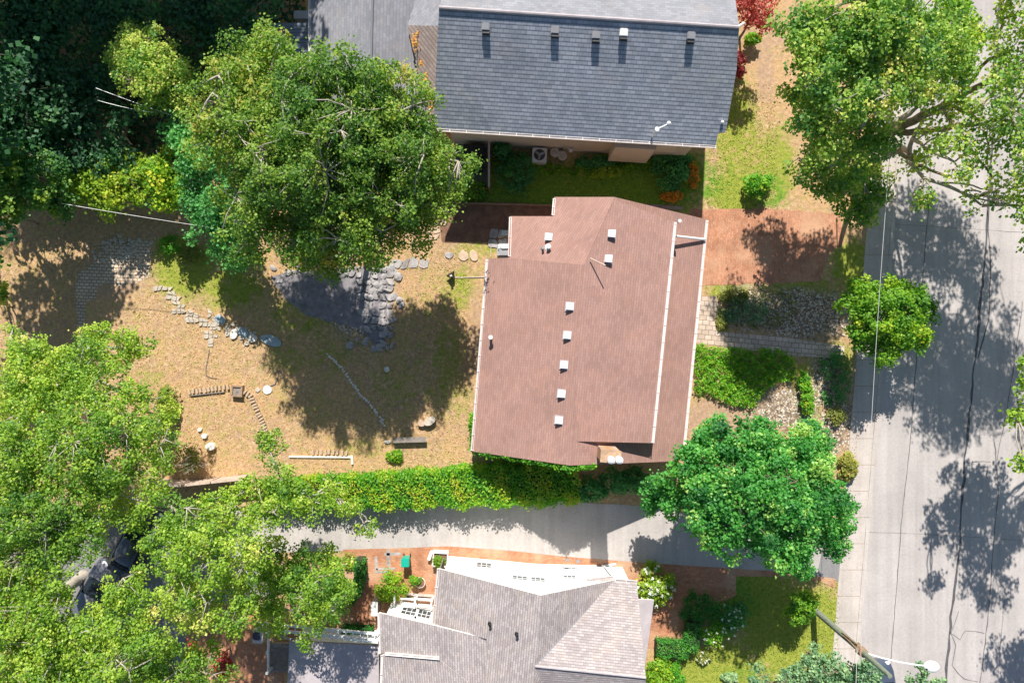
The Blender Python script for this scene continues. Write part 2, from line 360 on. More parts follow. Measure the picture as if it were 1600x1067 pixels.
# road, sidewalk, kerb
ya, yb = -1200, 2200
sheet('road', [(curbx(ya)-1, ya), (curbx(yb)-1, yb), (1760, yb), (1760, ya)], -.12, M['road'])
bm = bmesh.new(); r = np.random.default_rng(3)
def joint(px, w, bm, z=-.114, j=.6):
    pts = []
    for i in range(len(px)-1):
        a = np.array(px[i], float); b = np.array(px[i+1], float); k = max(2, int(np.hypot(*(b-a))/14))
        for t in range(k): pts.append(a+(b-a)*t/k+r.normal(0, j, 2))
    pts.append(np.array(px[-1], float))
    strip(bm, [Vector(((p[0]-800)*S, (533.5-p[1])*S, z)) for p in pts], [w*r.uniform(.6, 1.4) for _ in pts])
joint([(1452,330),(1440,480),(1424,690),(1410,820),(1391,1067)], .05, bm, j=.3)
joint([(1470,-60),(1462,120),(1452,330)], .05, bm, j=.3)
joint([(1556,690),(1562,760),(1553,870),(1546,960),(1532,1080)], .06, bm)
joint([(1500,955),(1488,990),(1496,1010),(1490,1040),(1508,1062),(1530,1066)], .05, bm)
joint([(1485,988),(1502,1000),(1510,985),(1540,990)], .04, bm)
joint([(1551,895),(1573,922),(1566,1000),(1561,1060)], .03, bm)
joint([(1520,722),(1550,722)], .05, bm); joint([(1600,470),(1588,560),(1575,640),(1560,720)], .05, bm)
for yy in (-60, 130, 350, 832, 1100): joint([(curbx(yy)+2, yy), (1450, yy+3), (1530, yy+8), (1640, yy+16)], .02, bm, j=.2)
joint([(1640,-80),(1622,200),(1606,460)], .05, bm)
structure(bmobj('road_joint', bm, M['tar_thin']))
bm = bmesh.new()
joint([(1566,-80),(1560,60),(1553,220),(1541,400),(1529,530),(1515,660),(1505,780),(1498,880),(1486,980),(1477,1090)], .14, bm, j=1.0)
joint([(1545,330),(1550,420),(1547,500),(1530,560)], .06, bm)
structure(bmobj('road_seam', bm, M['tar']))
bm = bmesh.new(); y = -1160
while y < 2200:
    y2 = y+41; g = .35; wl_ = 5.5
    prism(bm, [P(walkx(y), y+g), P(walkx(y2), y2-g), P(curbx(y2)-wl_-1, y2-g), P(curbx(y)-wl_-1, y+g)], -.15, .02)
    y = y2
structure(bmobj('sidewalk', bm, M['walk']))
bm = bmesh.new(); y = -1160
while y < 2200:
    y2 = y+82
    prism(bm, [P(curbx(y)-6, y+.3), P(curbx(y2)-6, y2-.3), P(curbx(y2), y2-.3), P(curbx(y), y+.3)], -.15, .014)
    y = y2
structure(bmobj('kerb', bm, M['walk']))

# driveways, paths, patios
sheet('driveway', wob([(300,800),(400,790),(470,782),(600,777),(760,776),(1000,790),(1180,820),(1290,850),(1322,858),(1310,905),(1200,893),(1090,886),(1000,880),(880,871),(800,862),(700,855),(620,858),(540,860),(440,862),(300,880)], .5, 12, 1), .012, M['drive'])
sheet('driveway_apron', [(1287,846),(walkx(846)+.5,846),(walkx(908)+.5,908),(1290,904),(1276,900)], .018, M['asph'])
sheet('brick_strip', [(536,858),(620,856),(700,853),(800,860),(880,869),(1000,878),(1090,884),(1200,891),(1305,903),(1303,917),(1280,908),(1200,900),(1150,900),(1150,930),(1080,960),(1062,1010),(1000,1012),(990,910),(700,880),(690,990),(560,1000),(540,930)], .022, M['brick'])
sheet('brick_yard', [(300,960),(330,940),(545,975),(545,1000),(440,1010),(450,1150),(280,1150),(290,1000)], .012, M['brick'])
sheet('carport_slab', wob([(60,800),(300,790),(420,860),(430,930),(300,960),(280,1040),(60,1060)], 3, 20, 5), .008, M['asph'])
sheet('brick_driveway', wob([(1080,328),(1200,326),(1312,334),(1318,380),(1296,395),(1280,440),(1080,447)], .9, 8, 2), .012, M['brick_drive'])
sheet('front_path', [(1086,462),(1119,463),(1122,517),(1140,519),(1240,529),(1320,541),(1316,560),(1240,556),(1140,543),(1086,535)], .016, M['brick_pale'])
sheet('brick_walkway', wob([(118,440),(135,441),(134,490),(131,560),(122,560),(120,490)], .5, 8, 4), .012, M['brick_path'])
sheet('paver_landing', wob([(118,436),(150,400),(170,380),(235,376),(232,436),(190,444),(152,446),(152,470),(134,470),(118,462)], 2, 10, 6), .008, M['brick_path'])
sheet('side_yard', wob([(686,330),(700,318),(790,316),(870,322),(880,345),(800,350),(776,378),(690,380)], .8, 8, 8), .01, M['mulch'])  # brown mulch cut to the north house's shadow outline, so shade is painted in
sheet('old_paving', wob([(82,178),(150,170),(205,190),(208,238),(140,246),(84,240)], 3, 14, 19), .75, M['mulch'], sides=.8)
sheet('slate_patio', wob([(425,432),(450,424),(560,418),(608,424),(606,505),(598,545),(560,512),(500,500),(470,486),(440,462)], 1.5, 10, 9), .008, M['slate'])
def inpoly(x, y, poly):
    c = False; n = len(poly); j = n-1
    for i in range(n):
        if (poly[i][1] > y) != (poly[j][1] > y) and x < (poly[j][0]-poly[i][0])*(y-poly[i][1])/(poly[j][1]-poly[i][1])+poly[i][0]: c = not c
        j = i
    return c
def flagstones(name, poly, step, z0, z1, mat, seed, gap=.12, drop=.05):
    r = np.random.default_rng(seed); bm = bmesh.new()
    xs = [p[0] for p in poly]; ys = [p[1] for p in poly]
    nx_ = int((max(xs)-min(xs))/step)+2; ny_ = int((max(ys)-min(ys))/step)+2
    g = np.zeros((nx_+1, ny_+1, 2))
    for i in range(nx_+1):
        for j in range(ny_+1): g[i, j] = (min(xs)+(i-.5+(j % 2)*.35)*step+r.normal(0, .17*step), min(ys)+(j-.5)*step+r.normal(0, .17*step))
    for i in range(nx_):
        for j in range(ny_):
            q = np.array([g[i, j], g[i+1, j], g[i+1, j+1], g[i, j+1]]); c = q.mean(0)
            if not inpoly(c[0], c[1], poly) or r.random() < drop: continue
            q = c+(q-c)*(1-gap*r.uniform(.7, 1.8)); pts = []
            for k in range(4):
                a, b = q[k], q[(k+1) % 4]
                pts += [a+(b-a)*.14, a+(b-a)*.5+r.normal(0, .04*step, 2), a+(b-a)*.86]
            prism(bm, [P(p[0], p[1]) for p in pts], z0, z1+r.uniform(0, .03))
    return structure(bmobj(name, bm, mat))
flagstones('flagstone_edge', [(548,420),(612,416),(620,470),(608,548),(580,532),(560,480)], 12, 0, .09, M['flag'], 11, gap=.2, drop=.12)
flagstones('flagstone_landing', [(672,338),(694,338),(692,372),(668,372)], 11, 0, .045, M['flag_warm'], 12)
flagstones('flagstone_walk', [(600,400),(660,395),(668,420),(610,430)], 15, 0, .045, M['flag'], 13, drop=.25)
flagstones('flagstone_corner', [(425,432),(450,426),(452,446),(432,448)], 11, 0, .05, M['flag'], 14)
flagstones('flagstone_step', [(768,350),(800,350),(800,382),(770,382)], 14, .012, .05, M['flag'], 15)
flagstones('stone_drift', [(236,446),(262,444),(284,470),(292,486),(340,486),(352,500),(400,520),(396,535),(345,520),(300,503),(272,492),(262,465)], 7, 0, .06, M['stone'], 16, drop=.25)
flagstones('stone_drift_south', [(322,505),(348,505),(335,540),(322,545)], 7, 0, .05, M['stone'], 17, drop=.5)

# ------------------------------------------------------------------ leaves
def leafcloud(cent, rad, per, size, seed, up=.7, tone=None, flat=.7, shell=.35, wr=1.0):
    """cent (N,3), rad (N,) -> leaf quads clustered round each centre"""
    r = np.random.default_rng(seed); N = len(cent)
    per = np.broadcast_to(np.asarray(per), (N,)).astype(int)
    ci = np.repeat(np.arange(N), per); n = len(ci)
    d = r.normal(size=(n, 3)); d /= np.linalg.norm(d, axis=1, keepdims=True)
    rr = (shell+(1-shell)*r.random(n)**.6)*rad[ci]*np.where(r.random(n) < .22, r.uniform(1.0, 1.75, n), 1.0)
    off = d*rr[:, None]; off[:, 2] *= flat
    c = cent[ci]+off
    nrm = d*.55+r.normal(size=(n, 3))*.55; nrm[:, 2] = np.abs(nrm[:, 2])*.6+up
    nrm /= np.linalg.norm(nrm, axis=1, keepdims=True)
    t = np.cross(nrm, r.normal(size=(n, 3))); t /= np.linalg.norm(t, axis=1, keepdims=True); b = np.cross(nrm, t)
    s = size*r.uniform(.65, 1.35, n); L = s[:, None]; Wd = (s*wr*r.uniform(.36, .5, n))[:, None]
    v0 = c-t*L*.5; v2 = c+t*L*.5-nrm*L*.12; v1 = c+b*Wd+nrm*L*.10; v3 = c-b*Wd+nrm*L*.10
    vs = np.stack([v0, v1, v2, v3], 1).reshape(-1, 3); qs = np.arange(n*4).reshape(n, 4)
    tn = (tone if tone is not None else r.normal(.45, .14, N))[ci]+r.normal(0, .13, n)
    return vs, qs, np.clip(tn, 0, 1)
def limb(bm, a, b, r0, r1, rr, bend=.12, seg=6, n=4):
    a = Vector(a); b = Vector(b); L = (b-a).length; pts = []; rad = []
    k1 = Vector((rr.gauss(0, 1), rr.gauss(0, 1), rr.gauss(0, .5)))*bend*L*.5
    for i in range(n+1):
        t = i/n; p = a.lerp(b, t)+k1*math.sin(math.pi*t)+Vector((rr.gauss(0, 1), rr.gauss(0, 1), 0))*L*.012*(0 < i < n)
        p.z += L*.06*math.sin(math.pi*t); pts.append(p); rad.append(r0+(r1-r0)*t)
    tube(bm, pts, rad, seg); return pts
def tree(name, label, cat, base, fork, lobes, leaf, bark, size=.17, dens=1.0, clump=.62, per=70, trunk=.22, seed=1, group=None, up=.7,
         twig=.022, reach=.7, tonesd=.15, tone0=.45, solid=.0):
    """base px on ground, fork height, lobes (px,py,z,r px as seen[,rz m])"""
    rr = random.Random(seed); r = np.random.default_rng(seed)
    b = P(*base); e = empty(name, b, label, cat, group)
    LB = [(P(l[0], l[1], l[2]), l[3]*S*(1-l[2]/H), (l[4] if len(l) > 4 else l[3]*S*.62)) for l in lobes]
    cen = sum((c for c, _, _ in LB), Vector())/len(LB)
    top = Vector((b.x+(cen.x-b.x)*.18, b.y+(cen.y-b.y)*.18, fork))
    bm = bmesh.new(); tube(bm, [b+Vector((0, 0, -.1)), b+Vector((0, 0, .15)), b.lerp(top, .45)+Vector((.06, .04, 0)), top], [trunk*1.5, trunk*1.15, trunk*.95, trunk*.85], 10)
    C = []; R = []; T = []
    tb = bmesh.new()
    nodes = [top]; LB.sort(key=lambda q: (q[0]-top).length)
    for c, R0, Rz in LB:
        tip = c+Vector((0, 0, -Rz*.35))
        st_ = min(nodes, key=lambda w: (w-tip).length+.35*(w-top).length)
        q0 = max(.3, 1-(st_-top).length/14); lp = limb(bm, st_, tip, trunk*.55*q0, trunk*.17*q0+.02, rr, .13, 7, 5); nodes += lp[2:]
        n = max(4, int(dens*R0*R0*Rz**.5*2.6/(clump**2)))
        lt = r.normal(tone0, .07)
        subs = []
        for k in range(max(3, int(R0*1.8))):
            a = rr.uniform(0, 6.283); q = c+Vector((math.cos(a)*R0*rr.uniform(.45, .8), math.sin(a)*R0*rr.uniform(.45, .8), rr.uniform(-.2, .6)*Rz))
            lq = limb(bm, lp[rr.choice([1, 2, 3, 4, 5])], q, trunk*.13+.01, twig*1.3, rr, .18, 5, 6); subs += lq[1:]
        for k in range(n):
            d = r.normal(size=3); d /= np.linalg.norm(d)
            if d[2] < -.25: d[2] *= -.6
            f = (.12+.88*r.random()**.5)*(1+.10*math.sin(5*math.atan2(d[1], d[0])+seed)+r.normal(0, .05))
            p = Vector((c.x+d[0]*R0*f, c.y+d[1]*R0*f, max(c.z+d[2]*Rz*f, .3)))
            C.append(p); R.append(clump*r.uniform(.6, 1.3)); T.append(lt+r.normal(0, tonesd))
            if rr.random() < reach:
                s = min(rr.sample(subs, min(len(subs), 9)), key=lambda w: (w-p).length_squared)
                limb(tb, s, p, twig*1.1, twig*.5, rr, .12, 4, 2)
    C = np.array([tuple(p) for p in C]); R = np.array(R); T = np.array(T)
    link('trunk', _bm2me('trunk', bm), M[bark], e)
    link('twigs', _bm2me('twigs', tb), M[bark], e)['kind'] = 'stuff'
    vs, qs, tn = leafcloud(C, R, np.maximum(8, per*(R/clump)**2), size, seed+5, up, T)
    link('crown', mesh_np('crown', vs, qs, M[leaf], attr=tn), None, e)
    return e
def _bm2me(name, bm):
    me = bpy.data.meshes.new(name); bmesh.ops.recalc_face_normals(bm, faces=bm.faces); bm.to_mesh(me); bm.free(); me.shade_smooth(); return me
def shrub(name, label, cat, px, py, rx, ry, h, leaf, size=.12, per=46, seed=1, group=None, flowers=None, tone0=.45, clump=None, rot=0.0, up=.7):
    r = np.random.default_rng(seed); rr = random.Random(seed); b = P(px, py); e = empty(name, b, label, cat, group)
    Rx, Ry = rx*S, ry*S; cl = clump or max(.12, min(.32, min(Rx, Ry)*.4)); n = max(5, int(1.6*(Rx*Ry)/(cl*cl)+h/cl*3))
    C = []; bm = bmesh.new(); cr, sr = math.cos(rot), math.sin(rot)
    for k in range(n):
        a = r.uniform(0, 6.283); f = math.sqrt(r.random()); x = math.cos(a)*f*Rx*.88; y = math.sin(a)*f*Ry*.88
        z = h*(.25+.7*math.sqrt(max(0, 1-f*f))*r.uniform(.65, 1.05))
        C.append((b.x+x*cr-y*sr, b.y+x*sr+y*cr, z))
        if k % 2 == 0: limb(bm, b, C[-1], .022, .008, rr, .1, 4, 3)
    C = np.array(C); R = cl*r.uniform(.7, 1.3, n)
    link('stem', _bm2me('stem', bm), M['bark'], e)
    vs, qs, tn = leafcloud(C, R, per, size, seed+3, up, r.normal(tone0, .13, n))
    link('foliage', mesh_np('foliage', vs, qs, M[leaf], attr=tn), None, e)
    if flowers:
        m, cnt, fs = flowers; k = r.integers(0, n, cnt); d = r.normal(size=(cnt, 3)); d[:, 2] = np.abs(d[:, 2])+.6; d /= np.linalg.norm(d, axis=1, keepdims=True)
        vs, qs, tn = leafcloud(C[k]+d*R[k][:, None]*1.0, np.full(cnt, fs), 14, fs*.9, seed+9, 1.0)
        link('flowers', mesh_np('flowers', vs, qs, M[m], attr=tn), None, e)
    return e
def hedge(name, label, cat, pts, width, h, leaf, size=.09, dens=260, seed=1, rough=.05, tone0=.45):
    """clipped hedge along a plan line; leaves over the box, woody core inside"""
    r = np.random.default_rng(seed); q = [P(*p) for p in pts]; e = empty(name, q[0], label, cat)
    bm = bmesh.new(); VS = []; TN = []
    for i in range(len(q)-1):
        a, b = q[i], q[i+1]; L = (b-a).length; d = (b-a)/L; nrm = Vector((-d.y, d.x, 0))
        w0 = (width[i] if isinstance(width, list) else width); w1 = (width[i+1] if isinstance(width, list) else width)
        n = int(dens*L*((w0+w1)/2+h*1.3)); t = r.random(n); w = w0+(w1-w0)*t
        side = r.random(n); pt = (w/(w+1.6*h)); s = np.where(side < pt, r.uniform(-.5, .5, n), np.where(r.random(n) < .5, -.5, .5))
        z = np.where(side < pt, h, h*r.random(n)**.7)
        lump = .09*np.sin(t*L*3.1+i)+.07*np.sin(t*L*7.3+s*5)
        c = np.array([a])+np.outer(t*L, d)+np.outer(s*w*(1+lump), nrm); c[:, 2] = z+lump*.8+r.normal(0, rough, n)
        c[:, :2] += r.normal(0, rough, (n, 2)); c[:, 2] = np.maximum(c[:, 2], .03)
        VS.append(c); TN.append(np.clip(tone0+lump*1.6+.18*np.sin(t*L*1.7+s*6)+r.normal(0, .18, n), 0, 1))
        mid = (a+b)/2; abox(bm, (mid.x, mid.y, h*.44), (L, min(w0, w1)*.8, h*.84), math.atan2(d.y, d.x))
    c = np.concatenate(VS); tn = np.concatenate(TN)
    vs, qs, _ = leafcloud(c, np.full(len(c), .03), 1, size, seed+2, .8)
    bmobj('branches', bm, M['corewood'], e)
    link('foliage', mesh_np('foliage', vs, qs, M[leaf], attr=tn), None, e)
    return e
M['corewood'] = plain('hedge inner twigs', (.035,.05,.02), .95, var=.4, scale=6)

# ------------------------------------------------------------------ building helpers
def slab(name, pts, mat, parent, th=.14, edge='trim', uvd=None):
    """roof plane from 3-D points: textured top, fascia edge"""
    bm = bmesh.new(); pts = [Vector(p) for p in pts]; n = Vector()
    for i in range(len(pts)):
        a, b = pts[i], pts[(i+1) % len(pts)]; n += a.cross(b)
    if n.z < 0: n = -n; pts = pts[::-1]
    n.normalize(); u = Vector((0, 0, 1)).cross(n)
    u = Vector((1, 0, 0)) if u.length < .02 else u.normalized(); v = n.cross(u)
    if uvd is not None: u = uvd.normalized(); v = n.cross(u)
    uvl = bm.loops.layers.uv.new('UVMap')
    t = [bm.verts.new(p) for p in pts]; b = [bm.verts.new(p-Vector((0, 0, th))) for p in pts]
    from mathutils.geometry import tessellate_polygon
    for tri in tessellate_polygon([[Vector((p.x, p.y, 0)) for p in pts]]):
        A_, B_, C_ = (pts[k] for k in tri)
        if (B_-A_).cross(C_-A_).z < 0: tri = tri[::-1]
        f = bm.faces.new([t[k] for k in tri]); f.material_index = 0
        for l in f.loops: l[uvl].uv = (l.vert.co.dot(u), l.vert.co.dot(v))
        g = bm.faces.new([b[k] for k in tri[::-1]]); g.material_index = 1
    for i in range(len(t)):
        s = bm.faces.new((b[i], b[(i+1) % len(t)], t[(i+1) % len(t)], t[i])); s.material_index = 1
    me = bpy.data.meshes.new(name); bm.normal_update(); bm.to_mesh(me); bm.free()
    return link(name, me, [M[mat], M[edge]], parent)
def offset(pts, d):
    n = len(pts); A = sum(pts[i][0]*pts[(i+1) % n][1]-pts[(i+1) % n][0]*pts[i][1] for i in range(n)); s = 1 if A > 0 else -1; out = []
    for i in range(n):
        p0 = Vector(pts[i-1][:2]); p = Vector(pts[i][:2]); p1 = Vector(pts[(i+1) % n][:2])
        e0 = (p-p0).normalized(); e1 = (p1-p).normalized(); n0 = Vector((-e0.y, e0.x))*s; n1 = Vector((-e1.y, e1.x))*s
        m = (n0+n1); k = max(.35, 1+n0.dot(n1)); out.append(p+m*(d/k))
    return out
def walls(name, outline, inset, mat, parent, drop=.16, z0=0.0):
    o = offset([tuple(p) for p in outline], inset); bm = bmesh.new()
    b = [bm.verts.new((p.x, p.y, z0)) for p in o]; t = [bm.verts.new((p.x, p.y, outline[i].z-drop)) for i, p in enumerate(o)]
    for i in range(len(o)): bm.faces.new((b[i], b[(i+1) % len(o)], t[(i+1) % len(o)], t[i]))
    return bmobj(name, bm, M[mat], parent)
def gutter(parent, a, b, off=.06, r=.065):
    a = Vector(a); b = Vector(b); d = (b-a).normalized(); bm = bmesh.new(); L = (b-a).length
    ang = math.atan2(d.y, d.x); mid = (a+b)/2; n = Vector((-d.y, d.x, 0))
    tilt = Matrix.Rotation(-math.asin(d.z), 4, 'Y')
    abox(bm, mid+Vector((0, 0, -.05)), (L, .12, .02), ang, tilt=tilt)
    for s in (-1, 1): abox(bm, mid+n*s*.065+Vector((0, 0, -.01)), (L, .02, .11), ang, tilt=tilt)
    k = max(2, int(L/.9))
    for i in range(k+1): p = a.lerp(b, i/k); abox(bm, p+Vector((0, 0, .045)), (.03, .17, .015), ang)
    return bmobj('gutter', bm, M['trim'], parent)
def vent(parent, p, mat='lampwhite', s=.42, h=.2, rot=0.0, name='roof_vent', dark=True):
    bm = bmesh.new(); abox(bm, (p.x, p.y, p.z+h), (s, s, .06), rot, .02); 
    o = bmobj(name, bm, M[mat], parent)
    bm = bmesh.new(); abox(bm, (p.x, p.y, p.z+h*.4), (s*.72, s*.72, h*1.1), rot)
    bmobj('vent_neck', bm, M['black' if dark else 'metal'], o)
    bm = bmesh.new(); abox(bm, (p.x, p.y, p.z+.03), (s*1.25, s*1.3, .015), rot, 0, Matrix.Rotation(-.38, 4, 'Y')); bmobj('flashing', bm, M['sh_flat'], o); return o
def stack(parent, p, r=.07, h=.35, mat='metal'):
    bm = bmesh.new(); acyl(bm, (p.x, p.y, p.z-.1), r, h+.1, 12); acyl(bm, (p.x, p.y, p.z-.02), r*2.1, .06, 12, r*1.2)
    acyl(bm, (p.x, p.y, p.z+h), r*1.35, .05, 12, r*.9)
    return bmobj('vent_pipe', bm, M[mat], parent)

# ------------------------------------------------------------------ main house (brown roof)
mh = empty('house', P(900, 540), 'wide bungalow with brown shingle roof and brick chimney between the two grey-roofed houses', 'house')
LP = plane(P(737,705,3), P(762,404,3), P(890,727,5.8))
RP = plane(P(890,727,5.8), P(1066,720,3), P(1104,343,3))
ptsL = [(737,705),(762,404),(794,403),(797,338),(863,338),(866,308),(960,308),(912,414),(890,727)]
NP = plane(onplane(794,403,LP), onplane(912,414,LP), P(960,308,5.42))
L3 = [onplane(x, y, NP if 2 <= k <= 6 else LP) for k, (x, y) in enumerate(ptsL)]
ptsR = [(890,727),(1066,720),(1104,343),(960,308)]
R3 = [onplane(x, y, RP) for x, y in ptsR]
slab('roof', [L3[0], L3[1], L3[2], L3[7], L3[8]], 'sh_brown', mh, .16, 'sh_brown')
slab('roof', [L3[2], L3[3], L3[4], L3[5], L3[6], L3[7]], 'sh_brown', mh, .16, 'sh_brown')
slab('roof', [L3[8], R3[1], R3[2], L3[6], L3[7]], 'sh_brown', mh, .16, 'trim')
# raised shallow roof over the front rooms
u1 = P(1054,347,4.75); u2 = P(1019,692,4.75); u3 = onplane(889,689,LP)+Vector((0,0,.04)); FP = plane(u1, u2, u3); u4 = onplane(912,414,FP); u6 = onplane(961,312,FP)
up_ = slab('front_roof', [u1, u2, u3, u4, u6], 'sh_brown', mh, .12, 'sh_brown')
bm = bmesh.new()
ci = [u1, u2, u3, u6]; cw = offset([tuple(p) for p in ci], .12)
bb = [bm.verts.new((p.x, p.y, 3.2)) for p in cw]; tt = [bm.verts.new((p.x, p.y, ci[i].z-.13)) for i, p in enumerate(cw)]
for i in range(4): bm.faces.new((bb[i], bb[(i+1) % 4], tt[(i+1) % 4], tt[i]))
bmobj('clerestory_wall', bm, M['tanwall'], mh)
walls('wall', [L3[0], L3[1], L3[2], L3[3], L3[4], L3[5], L3[6], R3[2], R3[1], L3[8]], .45, 'tanwall', mh, .2)
gutter(mh, P(737.5,703,3), P(761,406,3)); gutter(mh, onplane(796,400,NP), onplane(797.5,340,NP)); gutter(mh, onplane(864,336,NP), onplane(866,311,NP))
gutter(mh, P(1067,718,3), P(1104.5,345,3)); gutter(mh, P(1055,348,4.72), P(1020,691,4.72))
bm = bmesh.new(); tube(bm, [P(1054,368,4.7), P(1055,369,4.25), P(1100,374,3.15), P(1102,374,3.05)], .07, 8); bmobj('downspout', bm, M['lampwhite'], mh)
vent(mh, onplane(857,371,NP), s=.40, rot=-.09)
for x, y in ((890,479),(886,524),(881,570),(877,615),(873,656)): vent(mh, onplane(x, y, LP), s=.40, rot=-.09)
pU = plane(u1, u4, u6)
for x, y in ((955,366),(950,405)):
    vent(mh, onplane(x, y, pU), s=.40, rot=-.09)
stack(mh, onplane(848,389,NP), .06, .3, 'metal'); stack(mh, onplane(857,387,NP), .1, .3, 'lampwhite'); 
q = onplane(767,527,LP); bm = bmesh.new(); acyl(bm, (q.x, q.y, q.z-.15), .08, .65, 12); acyl(bm, (q.x, q.y, q.z+.5), .13, .09, 12); bmobj('vent_pipe', bm, M['metal_light'], mh)
q = onplane(923,404,NP); bm = bmesh.new(); tube(bm, [onplane(922,404,NP)+Vector((0,0,.1)), onplane(945,416,NP)+Vector((0,0,.3))], .035, 6); bmobj('roof_pipe', bm, M['palewood'], mh)
# electric service mast at the north-east corner
bm = bmesh.new(); mb = P(1062,379,3.35); mt = P(1061,346,5.0)
mb = Vector((mt.x, mt.y, 3.0)); tube(bm, [mb, mt, mt+Vector((.06,0,.15))], .035, 8); acyl(bm, (mt.x, mt.y, mt.z+.05), .1, .16, 10)
bmobj('service_mast', bm, M['metal_light'], mh)
# chimney
cz = 6.75; co = [P(936,703,cz), P(963,703,cz), P(974,716,cz), P(974,722,cz), P(938,722,cz)]
bm = bmesh.new(); cA = P(954,713,cz); abox(bm, (cA.x, cA.y, 4.7), (1.02, .62, 4.1), -.09, .015); bmobj('chimney', bm, M['chim'], mh)
chim = mh.children[-1]
bm = bmesh.new(); abox(bm, (cA.x, cA.y, cz+.03), (1.08, .68, .08), -.09, .01); bmobj('chimney_cap', bm, M['chim'], chim)
for dx in (-.02, .40):
    bm = bmesh.new(); p = Vector((cA.x+dx, cA.y-.12, cz+.08)); acyl(bm, p, .17, .32, 16); acyl(bm, p+Vector((0,0,.32)), .20, .05, 16); bmesh.ops.create_uvsphere(bm, u_segments=16, v_segments=8, radius=.17, matrix=Matrix.Translation(p+Vector((0,0,.38)))@Matrix.Diagonal((1,1,.4,1)))
    bmobj('flue_pot', bm, M['flue'], chim)
# ivy growing under the south gable and over the eave
ivp = [(739,704),(770,709),(810,716),(850,722),(890,731),(930,727)]
r = np.random.default_rng(5); cc = []
for i in range(len(ivp)-1):
    for k in range(34):
        t = r.random(); x = ivp[i][0]+(ivp[i+1][0]-ivp[i][0])*t; y = ivp[i][1]+(ivp[i+1][1]-ivp[i][1])*t
        zz = 3+2.8*min(1, (x-737)/153.) if x < 890 else 5.8-.5*(x-890)/40
        p = P(x, y, zz); cc.append((p.x, p.y-.05, p.z-.12-(r.random()**2)*2.6))
for k in range(30):
    x = 738+r.random()*3; y = 650+r.random()*56; p = P(x-1, y, 3); cc.append((p.x-.05, p.y, p.z-.05-r.random()*1.5))
vs, qs, tn = leafcloud(np.array(cc), np.full(len(cc), .2), 34, .12, 8, .5, flat=.8)
e = empty('ivy', P(890,705), 'climbing ivy with yellow-green leaves along the lower gable edge of the brown-roofed house', 'ivy')
link('foliage', mesh_np('foliage', vs, qs, M['leaf_hedge'], attr=tn), None, e)

# ------------------------------------------------------------------ north house (dark grey roof)
nh = empty('house', P(900, 150), 'large house with dark grey shingle roof and cream wall at the top of the photo', 'house')
rz, ez = 8.0, 4.9
rA, rB = P(686,12,rz), P(1155,43,rz); eA, eB = P(677,204,ez), P(1118,230,ez)
SP = plane(rA, rB, eB)
Sp = [rA, rB, onplane(1151,110,SP), onplane(1134,206,SP), onplane(1122,208,SP), onplane(1118,230,SP), onplane(677,203,SP)]
slab('roof', Sp, 'sh_grey_lifted', nh, .18, 'trim')
nA = Vector((rA.x+(rA.x-Sp[6].x)*1.0+.2, rA.y+(rA.y-Sp[6].y), ez)); nB = Vector((rB.x+.5, rB.y+(rA.y-Sp[6].y), ez))
slab('roof', [rA, nA, nB, rB], 'sh_sunlit', nh, .18, 'trim')
d = (rB-rA).normalized(); bm = bmesh.new(); tube(bm, [rA+Vector((0,0,.0)), rB+Vector((0,0,.0))], .09, 8); bmobj('ridge_cap', bm, M['sh_flat'], nh)
walls('wall', [Sp[6], Sp[5], rB, nB, nA, rA], .65, 'cream', nh, .22)
gutter(nh, Sp[6], Sp[5])
# bay window boxes on the south wall
for x0, x1, h0, h1, dd in ((951,1010,.6,3.6,.62),(1018,1052,2.2,3.8,.32)):
    a = P(x0,238,0); b = P(x1,241,0); w = offset([tuple(Sp[6]), tuple(Sp[5]), tuple(rB), tuple(rA)], .65)
    wa, wb = Vector((w[0].x, w[0].y, 0)), Vector((w[1].x, w[1].y, 0)); dr = (wb-wa).normalized(); nr = Vector((dr.y, -dr.x, 0))
    def onw(xx): t = (xx-wa.x)/dr.x; return wa+dr*t
    k = 1-h0/H
    pa, pb = onw((x0-800)*S*k), onw((x1-800)*S*k)
    bm = bmesh.new(); prism(bm, [pa-nr*.05, pb-nr*.05, pb+nr*dd, pa+nr*dd], h0, h1); bay = bmobj('bay_window', bm, M['cream'], nh)
for x, y, m_ in ((759,44,'vent_grey'),(867,49,'vent_grey'),(931,57,'vent_grey'),(974,53,'metal_light'),(1079,58,'vent_grey')):
    p = onplane(x, y, SP); bm = bmesh.new(); abox(bm, (p.x, p.y, p.z+.12), (.42, .40, .14), -.06, .04, Matrix.Rotation(.12, 4, 'X')); v = bmobj('roof_vent', bm, M[m_], nh)
    bm = bmesh.new(); abox(bm, (p.x+.01, p.y-.26, p.z-.03), (.38, .12, .26), -.06); bmobj('vent_opening', bm, M['black'], v)
# mast on the south eave
mt = P(1026,203,6.3); bm = bmesh.new(); tube(bm, [Vector((mt.x, mt.y, 4.6)), mt], .05, 8); acyl(bm, mt, .12, .14, 10); tube(bm, [mt+Vector((0,0,.1)), P(1044,194,6.5)], .04, 6); bmesh.ops.create_uvsphere(bm, u_segments=10, v_segments=8, radius=.12, matrix=Matrix.Translation(P(1045,193,6.5)))
bmobj('service_mast', bm, M['lampwhite'], nh)
bm = bmesh.new(); q = onplane(1128,192,SP); bmesh.ops.create_uvsphere(bm, u_segments=10, v_segments=8, radius=.09, matrix=Matrix.Translation(q+Vector((0,0,.1)))); bmobj('vent_pipe', bm, M['lampwhite'], nh)
bm = bmesh.new(); q = P(1158,40,7.95); tube(bm, [q+Vector((-.2,-.1,-.05)), q+Vector((.15,.1,.05))], .07, 8); bmobj('ridge_finial', bm, M['lampwhite'], nh)
